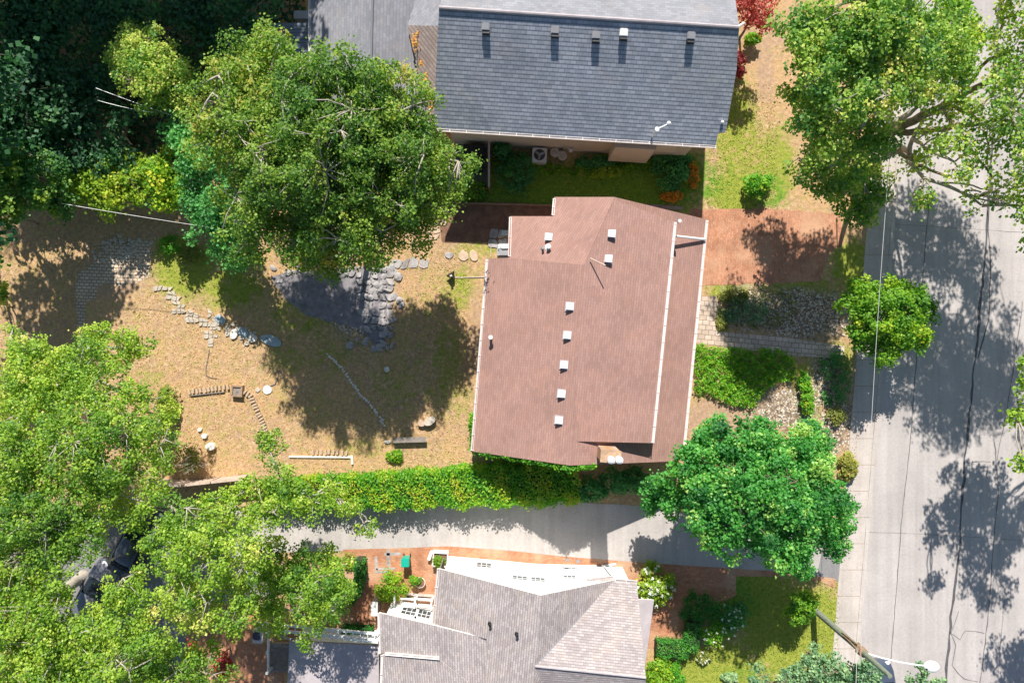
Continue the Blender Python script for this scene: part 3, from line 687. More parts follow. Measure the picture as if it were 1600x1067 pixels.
# west wing
wz = 5.4
WL = [P(484,-160,3.6), P(484,170,3.6), P(578,172,wz), P(586,-160,wz)]
slab('roof', WL, 'sh_sunlit', nh, .16, 'trim')
WR = [P(586,-160,wz), P(578,172,wz), P(672,200,3.6), P(684,-160,3.6)]
slab('roof', WR, 'sh_sunlit', nh, .16, 'trim')
walls('wall', [WL[0], WL[1], WL[2], WR[2], WR[3], WR[0]], .4, 'cream', nh, .2)
bm = bmesh.new(); tube(bm, [WL[2]+Vector((0,0,.02)), WL[3]+Vector((0,0,.02))], .07, 8); bmobj('ridge_cap', bm, M['sh_sunlit'], nh)
gutter(nh, WL[0], WL[1])
cr = [P(637,40,4.7), P(690,41,5.6)]
slab('roof', [P(637,40,4.75), P(671,198,3.75), P(688,198,3.75), P(690,41,5.6)], 'sh_tan', nh, .1, 'sh_sunlit')
slab('roof', [P(637,40,4.75), P(690,41,5.6), P(690,-60,4.4), P(668,-60,4.2)], 'sh_sunlit', nh, .1, 'sh_sunlit')
bm = bmesh.new(); tube(bm, [P(671,178,4.2), P(670,202,3.9)], .07, 6); tube(bm, [P(676,170,4.3), P(671,172,4.2)], .06, 6); bmobj('downspout', bm, M['trim'], nh)

r = np.random.default_rng(31); cc = []
for x, y, n_, sx, sy in ((648,66,40,3,8),(658,100,18,2,3),(674,158,60,2,7),(664,122,20,2,8),(655,48,10,4,4)):
    for k in range(n_): p = P(x+r.normal(0,sx), y+r.normal(0,sy), 4.95); cc.append((p.x, p.y, p.z))
vs, qs, tn = leafcloud(np.array(cc), np.full(len(cc), .05), 1, .11, 5, .9)
tag(link('leaf_litter', mesh_np('leaf_litter', vs, qs, M['leaf_orange'], attr=np.clip(tn+.2, 0, 1))), 'rusty leaf litter gathered in the valley of the grey roof', 'leaves', kind='stuff')
# timber deck with rail beside the west wing
dk = empty('deck', P(440,60), 'blue-grey timber deck in the shade left of the north house wing', 'deck')
bm = bmesh.new()
for i in range(10): p = P(437,39+i*5.2,2.6); abox(bm, (p.x, p.y, p.z), (3.3, .17, .06), 0)
bmobj('deck_boards', bm, M['bluewood'], dk)
bm = bmesh.new()
for x in (395, 480):
    for y in (38, 86): bm = bmesh.new(); p = P(x,y,2.5); abox(bm, (p.x, p.y, 1.3), (.14,.14,2.6)); bmobj('post', bm, M['bluewood'], dk)
bx_ = empty('storage_box', P(474,24,0), 'pale grey storage box in deep shade at the north house wall', 'box')
bm = bmesh.new(); q = P(472,24,2.0); abox(bm, (q.x, q.y, 1.0), (.9,.42,2.0), 0, .03); bmobj('body', bm, M['bluewood'], bx_)
bm = bmesh.new(); abox(bm, (q.x, q.y, 2.03), (.96,.48,.05), 0, .01); bmobj('lid', bm, M['metal'], bx_)

# ------------------------------------------------------------------ south house (grey roof, white walls)
sh = empty('house', P(850, 960), 'white-walled house with mottled grey shingle roof at the bottom of the photo', 'house')
ridgeN = P(845,930,6.0); ridgeS = P(820,1200,6.2)
wE = P(685,888,3.1); wE2 = P(677,974,3.1); 
W1 = plane(wE, wE2, ridgeN)
slab('roof', [onplane(685,888,W1), ridgeN, onplane(836,1040,W1), onplane(829,1196,W1), onplane(760,1196,W1), onplane(760,998,W1), onplane(676,974,W1)], 'sh_south', sh, .14, 'trim')
vt = onplane(836,1040,W1)
eE = P(960,906,3.3)
slab('roof', [ridgeN, eE, vt], 'sh_south', sh, .14, 'trim')
nE1 = P(958,908,3.3); nE2 = P(995,909,3.3); rg2 = P(1009,1058,6.0)
slab('roof', [vt, eE, nE2, rg2], 'sh_south', sh, .14, 'trim')
slab('roof', [vt, rg2, P(1010,1200,3.4), P(905,1200,3.4)], 'sh_south', sh, .14, 'trim')
slab('roof', [vt, P(905,1200,3.4), P(800,1200,5.5)], 'sh_south', sh, .14, 'trim')
bm = bmesh.new(); tube(bm, [vt+Vector((0,0,.02)), rg2+Vector((0,0,.02))], .06, 6); bmobj('ridge_cap', bm, M['sh_flat'], sh)
bm = bmesh.new(); tube(bm, [eE+Vector((-.05,-.1,.0)), vt+Vector((0,0,-.02))], .05, 6); bmobj('valley_flashing', bm, M['metal'], sh)
# west wing lower roof
WW = plane(P(592,958,3.0), P(594,1021,3.0), P(760,997,4.52))
slab('roof', [onplane(592,957,WW), onplane(676,976,WW), onplane(762,998,WW), onplane(820,1030,WW), onplane(760,1085,WW), onplane(684,1027,WW), onplane(594,1020,WW)], 'sh_south', sh, .14, 'trim')
slab('roof', [P(598,1022,3.06), onplane(684,1028,WW), onplane(760,1086,WW), P(770,1150,4.3), P(592,1150,3.1)], 'sh_south', sh, .14, 'trim')
# porch roofs to the east
slab('porch_roof', [P(997,936,2.7), P(1022,937,2.4), P(1006,1054,2.4), P(1005,1060,2.7)], 'sh_flat', sh, .1, 'trim')
slab('porch_roof', [P(917,903,2.9), P(958,900,2.9), P(958,914,3.0), P(917,922,3.0)], 'sh_south', sh, .1, 'trim')
# walls
bm = bmesh.new()
def wl3(bm, pts):   # vertical wall through ground plan points with heights
    for i in range(len(pts)-1):
        (a, ha), (b, hb) = pts[i], pts[i+1]
        bm.faces.new([bm.verts.new((a.x, a.y, 0)), bm.verts.new((b.x, b.y, 0)), bm.verts.new((b.x, b.y, hb)), bm.verts.new((a.x, a.y, ha))])
def under(p): return Vector((p.x, p.y, 0))
inn = Vector((0, -.22, 0))
a0 = under(wE)+Vector((.32,-.22,0)); a1 = under(ridgeN)+inn; a2 = under(eE)+inn; a3 = under(nE2)+inn+Vector((-.3,0,0)); a4 = under(rg2)+Vector((-.3,0,0))
b0 = under(P(676,976,3.1))+Vector((.32,0,0)); b1 = under(P(593,958,3))+Vector((.3,-.25,0)); b2 = under(P(594,1140,3))+Vector((.3,0,0)); b3 = under(P(1008,1190,3.4))
wl3(bm, [(b2, 2.85), (b1, 2.85), (b0+Vector((0,-.25,0)), 3.15), (b0, 2.95), (a0, 2.95), (a1, 5.8), (a2, 3.1), (a3, 3.1), (a4, 5.7), (b3, 3.2), (under(P(760,1150,4.2)), 4.0), (b2, 2.85)])
bmobj('wall', bm, M['white'], sh)
def nwin(px0, px1, py, z0, z1, a, b, parent, grid=3):
    """window on the wall line a-b: px span, heights"""
    dr = (b-a).normalized(); nr = Vector((-dr.y, dr.x, 0))
    if nr.y < 0: nr = -nr
    zc = (z0+z1)/2
    def at(px): X = (px-800)*S*(1-zc/H); return a+dr*((X-a.x)/dr.x)
    p, q_ = at(px0), at(px1); mid = (p+q_)/2; L = (q_-p).length; ang = math.atan2(dr.y, dr.x)
    bm = bmesh.new(); abox(bm, mid+nr*.02+Vector((0,0,zc)), (L, .06, z1-z0), ang); w = bmobj('window', bm, M['glass'], parent)
    bm = bmesh.new()
    for s in (-1, 1): abox(bm, mid+dr*s*L/2+nr*.04+Vector((0,0,zc)), (.09, .1, z1-z0+.1), ang)
    for zz in (z0-.02, z1+.02): abox(bm, mid+nr*.05+Vector((0,0,zz)), (L+.2, .14, .08), ang)
    for k in range(1, grid): abox(bm, p.lerp(q_, k/grid)+nr*.055+Vector((0,0,zc)), (.035, .03, z1-z0), ang)
    abox(bm, mid+nr*.056+Vector((0,0,zc)), (L, .03, .035), ang)
    bmobj('window_frame', bm, M['white'], w)
nwin(744,768,883,.9,1.9,a0,a1,sh); nwin(800,824,905,2.7,3.5,a0,a1,sh); nwin(829,852,907,2.7,3.5,a0,a1,sh); nwin(878,900,893,.7,1.3,a1,a2,sh); nwin(880,900,912,2.2,2.9,a1,a2,sh)
b0n = b0+Vector((0,-.25,0)); nwin(627,650,944,1.0,2.2,b1,b0n,sh); nwin(652,673,946,1.0,2.2,b1,b0n,sh)
bm = bmesh.new(); abox(bm, (a0.x-.28, a0.y-1.1, 1.4), (.05, 2.3, 1.9)); bmobj('side_shutter', bm, M['graywood'], sh)
gutter(sh, wE, wE2); gutter(sh, P(592,958,3), P(593,1020,3)); gutter(sh, eE+Vector((.05,0,0)), nE2)
gutter(sh, P(597,1023,3.1), P(593,1140,3.1)); gutter(sh, P(602,1021,3.15), P(686,1028,3.95))
bm = bmesh.new(); tube(bm, [P(944,884,.4), P(948,888,1.2), P(962,906,3.1)], .05, 8); tube(bm, [P(945,883,.1), P(962,881,.1)], .06, 8); bmobj('downspout', bm, M['lampwhite'], sh)
for x, y in ((766,974),(808,990)): stack(sh, onplane(x, y, W1), .07, .28, 'black')
for t in (P(886,872,1.6), P(903,874,1.6)):
    bm = bmesh.new(); abox(bm, (t.x, t.y-.1, 1.6), (.2,.18,.16), 0, .03); bmobj('wall_lamp', bm, M['metal'], sh)
# white entry bay north of the wing (low flat-topped vestibule wall) and canopy
vb = empty('porch', P(645,950), 'low white porch with two window openings left of the gable of the south house', 'porch')
bm = bmesh.new(); q = P(648,935,1.2); 
for i in range(2): p = P(637+i*24,936,1.3); abox(bm, (p.x, p.y, 1.25), (.86,.09,.07), -.06); abox(bm, (p.x, p.y-.45, 1.25), (.86,.09,.07), -.06)
for x in (616,648,674): p = P(x,934+(x-616)*.07,1.3); abox(bm, (p.x, p.y-.2, 1.27), (.1,.7,.08), -.06); abox(bm, (p.x, p.y-.2, .62), (.08,.08,1.25), -.06)
bmobj('rail', bm, M['white'], vb)
bm = bmesh.new(); prism(bm, [P(612,938), P(676,944), P(676,968), P(606,962)], 0, .35); bmobj('step', bm, M['white'], vb)
bm = bmesh.new()
for k in range(2): prism(bm, [P(633,925+k*6), P(678,928+k*6), P(678,931+k*6), P(633,928+k*6)], 0, .2+.1*k)
bmobj('step', bm, M['walk'], vb)
# planter box with shrub at the gable corner
pb = empty('planter', P(688,872), 'white square planter with a yellow-green plant at the corner of the white gable wall', 'planter')
q = P(688,874,.5); bm = bmesh.new()
for dx, dy, sx, sy in ((0,.42,.95,.07),(0,-.42,.95,.07),(.44,0,.07,.84),(-.44,0,.07,.84)): abox(bm, (q.x+dx, q.y+dy, .28), (sx, sy, .56), -.06)
bmobj('box', bm, M['trim'], pb)
bm = bmesh.new(); abox(bm, (q.x, q.y, .24), (.82,.78,.4), -.06); bmobj('soil', bm, M['mulch'], pb)
shrub('plant', 'yellow-green leafy plant growing in the white corner planter', 'plant', 687, 873, 10, 10, .8, 'leaf_yellow', .1, 36, 44)
bn = empty('bench', P(673,868), 'short white slab bench lying on the brick patio left of the planter', 'bench')
bm = bmesh.new(); q = P(672,868,.35); abox(bm, (q.x, q.y, .34), (.2,.6,.07), -.35, .02); bmobj('seat', bm, M['lampwhite'], bn)
for s in (-1, 1):
    bm = bmesh.new(); abox(bm, (q.x+s*.08, q.y+s*.2, .155), (.12,.06,.3), -.35); bmobj('leg', bm, M['lampwhite'], bn)
# green bin
gb = empty('waste_bin', P(634,882), 'teal green wheeled bin standing alone on the red brick patio', 'bin')
q = P(633,879,.9); bm = bmesh.new(); bmesh.ops.create_cone(bm, cap_ends=True, segments=4, radius1=.27, radius2=.34, depth=.85, matrix=Matrix.Translation((q.x, q.y, .48))@Matrix.Rotation(math.pi/4, 4, 'Z')); bmobj('body', bm, M['green_plastic'], gb)
bm = bmesh.new(); abox(bm, (q.x, q.y, .93), (.5,.52,.06), 0, .025); abox(bm, (q.x, q.y+.26, .9), (.4,.05,.05)); lid = bmobj('lid', bm, M['green_plastic'], gb)
for s in (-1, 1):
    bm = bmesh.new(); bmesh.ops.create_cone(bm, cap_ends=True, segments=14, radius1=.09, radius2=.09, depth=.05, matrix=Matrix.Translation((q.x+s*.2, q.y+.24, .09))@Matrix.Rotation(math.pi/2, 4, 'Y')); bmobj('wheel', bm, M['tyre'], gb)
# patio stones (cross pattern in the bricks)
bm = bmesh.new()
for (x, y, w, h) in ((607,872,5,26),(614,865,26,4),(603,888,30,3),(588,880,4,22),(597,893,22,3)):
    p = P(x,y,0); abox(bm, (p.x, p.y, .018), (w*S, h*S, .02), .05)
structure(bmobj('patio_inlay', bm, M['flag']))
# utility box by the west wing corner
ub = empty('utility_box', P(586,950), 'grey metal utility cabinet beside the corner of the south house wing', 'cabinet')
q = P(585,951,1.2); bm = bmesh.new(); abox(bm, (q.x, q.y, .6), (.36,.8,1.2), 0, .03); bmobj('body', bm, M['metal'], ub)
bm = bmesh.new(); abox(bm, (q.x, q.y, 1.22), (.42,.86,.04), 0, .01); bmobj('lid', bm, M['metal_light'], ub)

# flat roofed garage, stairs and pergola at the lower left
ga = empty('garage', P(520,1020), 'flat grey-roofed garage dappled with tree shade at the bottom edge', 'garage')
slab('roof', [P(452,1001,2.6), P(592,1008,2.6), P(592,1150,2.6), P(446,1150,2.6)], 'sh_flat', ga, .15, 'graywood')
walls('wall', [P(452,1001,2.6), P(592,1008,2.6), P(592,1150,2.6), P(446,1150,2.6)], .2, 'white', ga)
pg = empty('pergola', P(510,985), 'white timber pergola beam crossing above the garage edge under the leafy branches', 'pergola')
bm = bmesh.new()
a, b = P(400,972,3.0), P(592,990,3.0); d = (b-a); L = d.length; ang = math.atan2(d.y, d.x)
for s in (0, .35): abox(bm, (a+b)/2+Vector((0, -s, 0)), (L, .1, .2), ang)
bmobj('beam', bm, M['white'], pg)
for t in (.03, .5, .97):
    p = a.lerp(b, t); bm = bmesh.new(); abox(bm, (p.x, p.y-.17, 1.48), (.14,.14,2.95), ang); bmobj('post', bm, M['white'], pg)
bm = bmesh.new()
for i in range(17): p = a.lerp(b, (i+.5)/17); bm = bmesh.new(); abox(bm, (p.x, p.y-.17, 3.13), (.045,.62,.06), ang); bmobj('rafter', bm, M['white'], pg)
rl = empty('railing', P(570,1000), 'white baluster railing at the garage roof corner beside the south house', 'railing')
bm = bmesh.new(); a, b = P(543,999,3.3), P(590,1003,3.3); d = b-a; ang = math.atan2(d.y, d.x)
abox(bm, (a+b)/2, (d.length,.07,.06), ang); abox(bm, (a+b)/2+Vector((0,0,-.6)), (d.length,.07,.06), ang); bmobj('rail', bm, M['white'], rl)
bm = bmesh.new()
for i in range(13): p = a.lerp(b, i/12); abox(bm, (p.x, p.y, 2.98), (.04,.04,.62), ang)
bmobj('balusters', bm, M['white'], rl)
st = empty('stairs', P(438,1020), 'weathered grey timber steps left of the flat garage roof', 'stairs')
for i in range(7):
    bm = bmesh.new(); z = 1.6-.2*i; p = P(438,1008+i*6.3,z); abox(bm, (p.x, p.y, z), (1.15,.26,.05), -.02); abox(bm, (p.x, p.y+.12, z-.1), (1.15,.03,.17), -.02); bmobj('tread', bm, M['graywood'], st)
for x in (423, 453):
    bm = bmesh.new(); pa, pb_ = P(x,1002,1.7), P(x,1050,.3); tube(bm, [pa, pb_], .07, 4); bmobj('stringer', bm, M['graywood'], st)
bm = bmesh.new(); tube(bm, [P(419,985,1.9), P(419,1050,1.0)], .07, 6)
for y in (988,1018,1049): p = P(419,y,1.2); abox(bm, (p.x, p.y, .7), (.16,.16,1.5), 0, .02)
bmobj('handrail', bm, M['white'], st)
bq = empty('barbecue_grill', P(402,990), 'grey barbecue with dark blue lid on the red bricks left of the timber steps', 'barbecue')
q = P(402,995,.9); bm = bmesh.new(); abox(bm, (q.x, q.y, .45), (.62,.85,.8), -.1, .04); bmobj('body', bm, M['metal_light'], bq)
bm = bmesh.new(); abox(bm, (q.x, q.y+.1, .95), (.5,.5,.22), -.1, .08); bmobj('lid', bm, M['car_blue'], bq)
for dx, dy in ((-.25,-.36),(.25,-.36),(-.25,.36),(.25,.36)):
    bm = bmesh.new(); acyl(bm, (q.x+dx, q.y+dy, 0), .035, .1, 8); bmobj('foot', bm, M['black'], bq)

# ------------------------------------------------------------------ things around the houses
def acunit(label, px, py, s, parent_mat='metal_light'):
    e = empty('air_conditioner', P(px,py), label, 'air conditioner'); q = P(px,py,.85)
    bm = bmesh.new(); abox(bm, (q.x, q.y, .43), (s, s, .82), -.05, .04); bmobj('body', bm, M[parent_mat], e)
    bm = bmesh.new(); acyl(bm, (q.x, q.y, .842), s*.38, .012, 28); g = bmobj('fan_well', bm, M['black'], e)
    bm = bmesh.new()
    for k in range(3):
        a = k*2.094+.3; abox(bm, (q.x+math.cos(a)*s*.18, q.y+math.sin(a)*s*.18, .862), (s*.30, s*.19, .01), a, 0, Matrix.Rotation(.25, 4, 'X'))
    acyl(bm, (q.x, q.y, .855), s*.07, .03, 12); bmobj('fan_blades', bm, M['metal'], g)
    bm = bmesh.new()
    for k in range(24):
        a = k*2*math.pi/24; tube(bm, [(q.x+math.cos(a)*s*.07, q.y+math.sin(a)*s*.07, .892), (q.x+math.cos(a)*s*.38, q.y+math.sin(a)*s*.38, .892)], .004, 3)
    bmobj('fan_grille', bm, M['metal'], g); return e
acunit('square air conditioner with round fan at the cream wall beside two round lids', 843, 242, .9)
for x, y, lb in ((867,238,'round pale bin with lid nearest the air conditioner at the cream wall'),(879,243,'round pale bin with lid right of the other round bin, farther from the air conditioner')):
    e = empty('round_bin', P(x,y), lb, 'bin'); q = P(x,y,.7); bm = bmesh.new(); acyl(bm, (q.x, q.y, 0), .23, .66, 20, .26); bmobj('body', bm, M['graywood'], e)
    bm = bmesh.new(); acyl(bm, (q.x, q.y, .66), .30, .05, 24, .27); abox(bm, (q.x, q.y, .73), (.3,.04,.03), .1); bmobj('lid', bm, M['stone'], e)
e = empty('gas_meter', P(892,236), 'small pale meter with bent pipes at the cream wall beside the round bins', 'meter')
q = P(892,234,1.0); bm = bmesh.new(); abox(bm, (q.x, q.y, .8), (.24,.2,.26), 0, .04); bmobj('body', bm, M['metal_light'], e)
bm = bmesh.new(); tube(bm, [(q.x, q.y, .95), (q.x-.2, q.y+.15, 1.0), (q.x-.4, q.y+.12, 1.0), (q.x-.42, q.y+.12, 0)], .03, 8); tube(bm, [(q.x+.05, q.y, .9), (q.x+.25, q.y+.2, .95)], .025, 8); bmobj('pipe', bm, M['metal_light'], e)
# white covered ac by main house
e = empty('heat_pump', P(786,391), 'glossy grey rounded outdoor heat pump beside the stepped west corner of the brown-roofed house', 'heat pump')
q = P(786,391,1.0); bm = bmesh.new(); abox(bm, (q.x+.1, q.y, .5), (.95,.85,.98), 0, .12); bmobj('body', bm, M['metal'], e)
bm = bmesh.new(); abox(bm, (q.x+.1, q.y+.22, 1.0), (.8,.3,.05), 0, .02); tube(bm, [(q.x-.2, q.y+.25, 1.03), (q.x-.05, q.y+.1, 1.05), (q.x+.4, q.y+.12, 1.05)], .03, 6); bmobj('lid', bm, M['metal_light'], e)
e = empty('crate', P(789,364), 'small light grey box on dark slabs above the heat pump', 'box')
q = P(789,364,.4); bm = bmesh.new(); abox(bm, (q.x, q.y, .2), (.4,.28,.36), 0, .02); bmobj('body', bm, M['metal'], e); bm = bmesh.new(); abox(bm, (q.x, q.y, .4), (.43,.31,.03), 0, .01); bmobj('lid', bm, M['metal_light'], e)
# black bins & bbq by the cream wall
for i, (x, y, sx, sy, lb) in enumerate(((733,234,.62,.7,'black wheeled bin farthest left against the cream wall'),(748,236,.6,.72,'black wheeled bin with its lid edge lit, right of the other black bin'))):
    e = empty('waste_bin', P(x,y), lb, 'bin'); q = P(x,y,1.0); bm = bmesh.new(); bmesh.ops.create_cone(bm, cap_ends=True, segments=4, radius1=.36, radius2=.46, depth=.95, matrix=Matrix.Translation((q.x, q.y, .52))@Matrix.Rotation(math.pi/4, 4, 'Z')); bmobj('body', bm, M['black'], e)
    bm = bmesh.new(); abox(bm, (q.x, q.y, 1.03), (.66,.7,.07), 0, .03); abox(bm, (q.x-.28*(i*2-1), q.y-.05, 1.08), (.03,.5,.03)); bmobj('lid', bm, M['black'], e)
e = empty('barbecue_grill', P(742,262), 'black covered barbecue below the two black bins in the shaded side yard', 'barbecue')
q = P(742,258,.9); bm = bmesh.new(); abox(bm, (q.x, q.y, .45), (.9,.5,.85), 0, .06); bmobj('body', bm, M['black'], e)
bm = bmesh.new()
for k, dx in enumerate((-.2,.05,.25)): acyl(bm, (q.x+dx, q.y-.22, .88), .04, .05, 10)
bmobj('knobs', bm, M['metal_light'], e)
sheet('utility_pad', [(712,222),(764,224),(762,296),(712,296)], .01, M['asph'])
e = empty('fence', P(764,255), 'narrow timber fence between the black bins and the shaded shrubs', 'fence')
bm = bmesh.new(); a, b = P(765,222,1.6), P(763,292,1.6); abox(bm, (a+b)/2+Vector((0,0,.02)), (.12,(a-b).length,.06), 0); bmobj('cap_rail', bm, M['palewood'], e)
bm = bmesh.new()
for k in range(18): p = a.lerp(b, (k+.5)/18); abox(bm, (p.x, p.y, .8), (.03,.13,1.58), 0)
bmobj('boards', bm, M['brownwood'], e)
# timber retaining edges
def plank(name, lab, cat, pa, pb, w, h, mat, z=0.0, legs=0):
    a, b = P(*pa), P(*pb); d = b-a; e = empty(name, a, lab, cat); bm = bmesh.new(); abox(bm, (a+b)/2+Vector((0,0,z+h/2)), (d.length, w, h), math.atan2(d.y, d.x), .01); bmobj('board', bm, M[mat], e)
    for k in range(legs):
        p = a.lerp(b, .15+.7*k/max(1, legs-1)); bm = bmesh.new(); abox(bm, (p.x, p.y, z/2), (.1, w*.8, z), math.atan2(d.y, d.x)); bmobj('leg', bm, M[mat], e)
    return e
plank('bench', 'long grey plank bench on the dry lawn below the rock', 'bench', (616,686.5), (667,685), .34, .06, 'graywood', .34, 2)
plank('plank', 'weathered grey board on the grass right above the brown roof corner', 'plank', (1008,322), (1066,326), .24, .1, 'graywood')
plank('edging_board', 'timber edge between the shaded lawn and the brown side yard', 'edging', (700,317), (868,322), .1, .18, 'brownwood')
plank('edging_kerb', 'long white kerb strip at the bottom of the dry lawn', 'kerb', (452,713), (551,714), .12, .1, 'stone_white')
plank('edging_kerb', 'short white kerb piece turning down at the end of the long white kerb', 'kerb', (550,711), (551,725), .14, .12, 'stone_white')
e = empty('fence', P(270,742), 'old pale timber fence under leafy branches at the lower edge of the dry lawn', 'fence')
for k, (pa, pb) in enumerate((((254,748),(300,751)),((298,751),(345,746)),((344,746),(392,741)))):
    a, b = P(*pa), P(*pb); d = b-a; ang = math.atan2(d.y, d.x); bm = bmesh.new(); abox(bm, (a+b)/2+Vector((0,0,1.4)), (d.length-.02, .16, .1), ang); abox(bm, (a+b)/2+Vector((0,0,.7)), (d.length-.02, .05, 1.3), ang); bmobj('fence_panel', bm, M['palewood'], e)
    for p in (a,) if k else (a, b): bm = bmesh.new(); abox(bm, (p.x, p.y+.02, .8), (.13,.13,1.6), ang); bmobj('post', bm, M['palewood'], e)
# drain box and stepping stones
e = empty('well_cover', P(370,612), 'square brown timber cover set in the curved brick edging', 'cover')
q = P(370,611,.3); bm = bmesh.new()
for dx, dy, sx, sy in ((0,.3,.7,.1),(0,-.3,.7,.1),(.3,0,.1,.52),(-.3,0,.1,.52)): abox(bm, (q.x+dx, q.y+dy, .17), (sx, sy, .34), -.06)
bmobj('frame', bm, M['brownwood'], e)
bm = bmesh.new(); abox(bm, (q.x, q.y, .13), (.56,.52,.26), -.06); abox(bm, (q.x, q.y, .28), (.14,.12,.04), -.06); bmobj('lid', bm, M['graywood'], e)
def roundstone(lab, px, py, rx, ry, mat, seed, cat='stepping stone', name='stepping_stone', h=.07, rot=0.0):
    r = np.random.default_rng(seed); bm = bmesh.new(); pts = []
    for k in range(14):
        a = k*2*math.pi/14; f = 1+r.normal(0, .06); x, y = math.cos(a)*rx*f, math.sin(a)*ry*f
        pts.append(P(px+x*math.cos(rot)-y*math.sin(rot), py+x*math.sin(rot)+y*math.cos(rot)))
    prism(bm, pts, -.02, h); 
    es = [e for e in bm.edges if all(v.co.z > h-.01 for v in e.verts)]; bmesh.ops.bevel(bm, geom=es, offset=.02, segments=1, affect='EDGES')
    o = bmobj(name, bm, M[mat]); return tag(o, lab, cat)
roundstone('round white stepping disc on the dry lawn right of the square cover', 418, 609, 7, 7, 'stone_white', 1)
roundstone('small pale stone between the square cover and the white disc', 403, 609, 4, 3.5, 'stone', 2, 'stone', 'stone')
roundstone('left half of the pair of big tan stepping stones beside the house', 724, 400, 8.5, 8, 'flag_warm', 3, rot=.5)
roundstone('right half of the pair of big tan stepping stones beside the house', 740, 400, 6.5, 9, 'flag_warm', 4, rot=-.3)
roundstone('faded grey stepping stone left of the tan pair', 702, 399, 7, 5, 'flag', 5)
roundstone('tan stepping stone in the gravel bed right of the front entry', 1188, 500, 8, 7, 'stone', 6)
roundstone('large white rock at the edge of the leafy branches on the dry lawn', 331, 697, 7.5, 6, 'stone_white', 7, 'rock', 'rock', .3)
roundstone('small white rock above the large white rock', 321, 681, 4.5, 4, 'stone_white', 8, 'rock', 'rock', .2)
roundstone('tiny white rock farthest up beside the dry branches', 313, 671, 3.5, 3, 'stone_white', 9, 'rock', 'rock', .15)
roundstone('large blue-grey slab stone first in the trail, in sunlight', 345, 499, 9, 6, 'stone_blue', 10, 'stone', 'stone', .12, .5)
roundstone('long blue slab stone in tree shade at the right end of the trail', 424, 532, 17, 8, 'stone_blue', 11, 'stone', 'stone', .14, .3)
roundstone('bright pale stone left of the blue shaded slab', 366, 522, 6, 8, 'stone_white', 12, 'stone', 'stone', .14, .3)
roundstone('bluish stone between the bright pale stone and the blue shaded slab', 381, 519, 9, 6, 'stone_blue', 13, 'stone', 'stone', .13, .6)
roundstone('pale stone touching the left tip of the blue shaded slab', 395, 529, 7, 7, 'stone_white', 14, 'stone', 'stone', .13, .3)
roundstone('small tan stone ring lying below the bluish trail stones', 386, 537, 4, 3, 'stone', 15, 'stone', 'stone', .1)
e = roundstone('grey lump of rock beside the plank bench, wide and flat', 672, 657, 10, 6, 'stone', 16, 'rock', 'rock', .38, -.5)
roundstone('narrow brown rock left of the wide grey rock by the bench', 659, 661, 6, 5, 'flag_warm', 17, 'rock', 'rock', .28, .3)
roundstone('pale stone at the left end of the plank bench', 606, 690, 5, 2.5, 'stone_white', 18, 'stone', 'stone', .1)
roundstone('white block stone in the tree shade between flagstones and bench', 605, 577, 4, 4.5, 'stone_white', 19, 'stone', 'stone', .2)
e = empty('bird_feeder', P(705,430), 'small dark triangular feeder standing at the thin lawn edging beside the house', 'feeder')
q = P(705,430,.5); bm = bmesh.new(); bmesh.ops.create_cone(bm, cap_ends=True, segments=3, radius1=.36, radius2=.06, depth=.35, matrix=Matrix.Translation((q.x, q.y, .45))@Matrix.Rotation(-math.pi/6, 4, 'Z')); bmobj('roof', bm, M['black'], e)
bm = bmesh.new(); acyl(bm, (q.x, q.y, 0), .04, .3, 8); bmobj('post', bm, M['brownwood'], e)
bm = bmesh.new(); abox(bm, (q.x, q.y-.05, .66), (.14,.1,.05), .3); bmobj('cap', bm, M['stone_white'], e)
plank('lawn_edging', 'thin pale edging strip running from the triangular feeder to the house', 'edging', (706,434), (757,433), .07, .05, 'stone')
plank('lawn_edging', 'thin pale upright edging strip left of the heat pump', 'edging', (767,380), (767,402), .05, .05, 'stone')
# hose-like sticks
for lab, pts in (('thin crooked stick lying on the dry lawn above the square cover', [(327,546),(325,560),(322,575),(322,586),(330,590),(340,591)]),
                 ('short curved stick above the white stepping disc', [(436,578),(434,590),(430,600),(422,603)])):
    bm = bmesh.new(); tube(bm, [P(x,y)+Vector((0,0,.04)) for x, y in pts], [.035,.03,.03,.025,.02,.015][:len(pts)], 6); tag(bmobj('stick', bm, M['graywood']), lab, 'stick')

# copies: edging bricks and small stones
def copytree(o, parent=None):
    c = o.copy(); COL.objects.link(c)
    if parent is not None: c.parent = parent; c.matrix_parent_inverse = o.matrix_parent_inverse.copy()
    for ch in list(o.children): copytree(ch, c)
    return c
def scatter(name, label, cat, group, me, spots, mat):
    first = None
    for (x, y, sx, sy, sz, rt) in spots:
        o = bpy.data.objects.new(name, me) if first is None else first.copy()
        COL.objects.link(o); o.location = P(x, y); o.scale = (sx, sy, sz); o.rotation_euler = (0, 0, rt)
        tag(o, label, cat, group); first = first or o
def unitbrick(mat):
    bm = bmesh.new(); abox(bm, (0, 0, .5), (1, 1, 1), 0, .06); me = bpy.data.meshes.new('brick'); bm.to_mesh(me); bm.free(); me.materials.append(M[mat]); return me
def unitrock(mat, seed=1):
    bm = bmesh.new(); bmesh.ops.create_icosphere(bm, subdivisions=2, radius=.5); r = random.Random(seed)
    for v in bm.verts: v.co *= r.uniform(.82, 1.1)
    for v in bm.verts: v.co.z = v.co.z*.8+.15
    me = bpy.data.meshes.new('rock'); bm.to_mesh(me); bm.free(); me.materials.append(M[mat]); return me
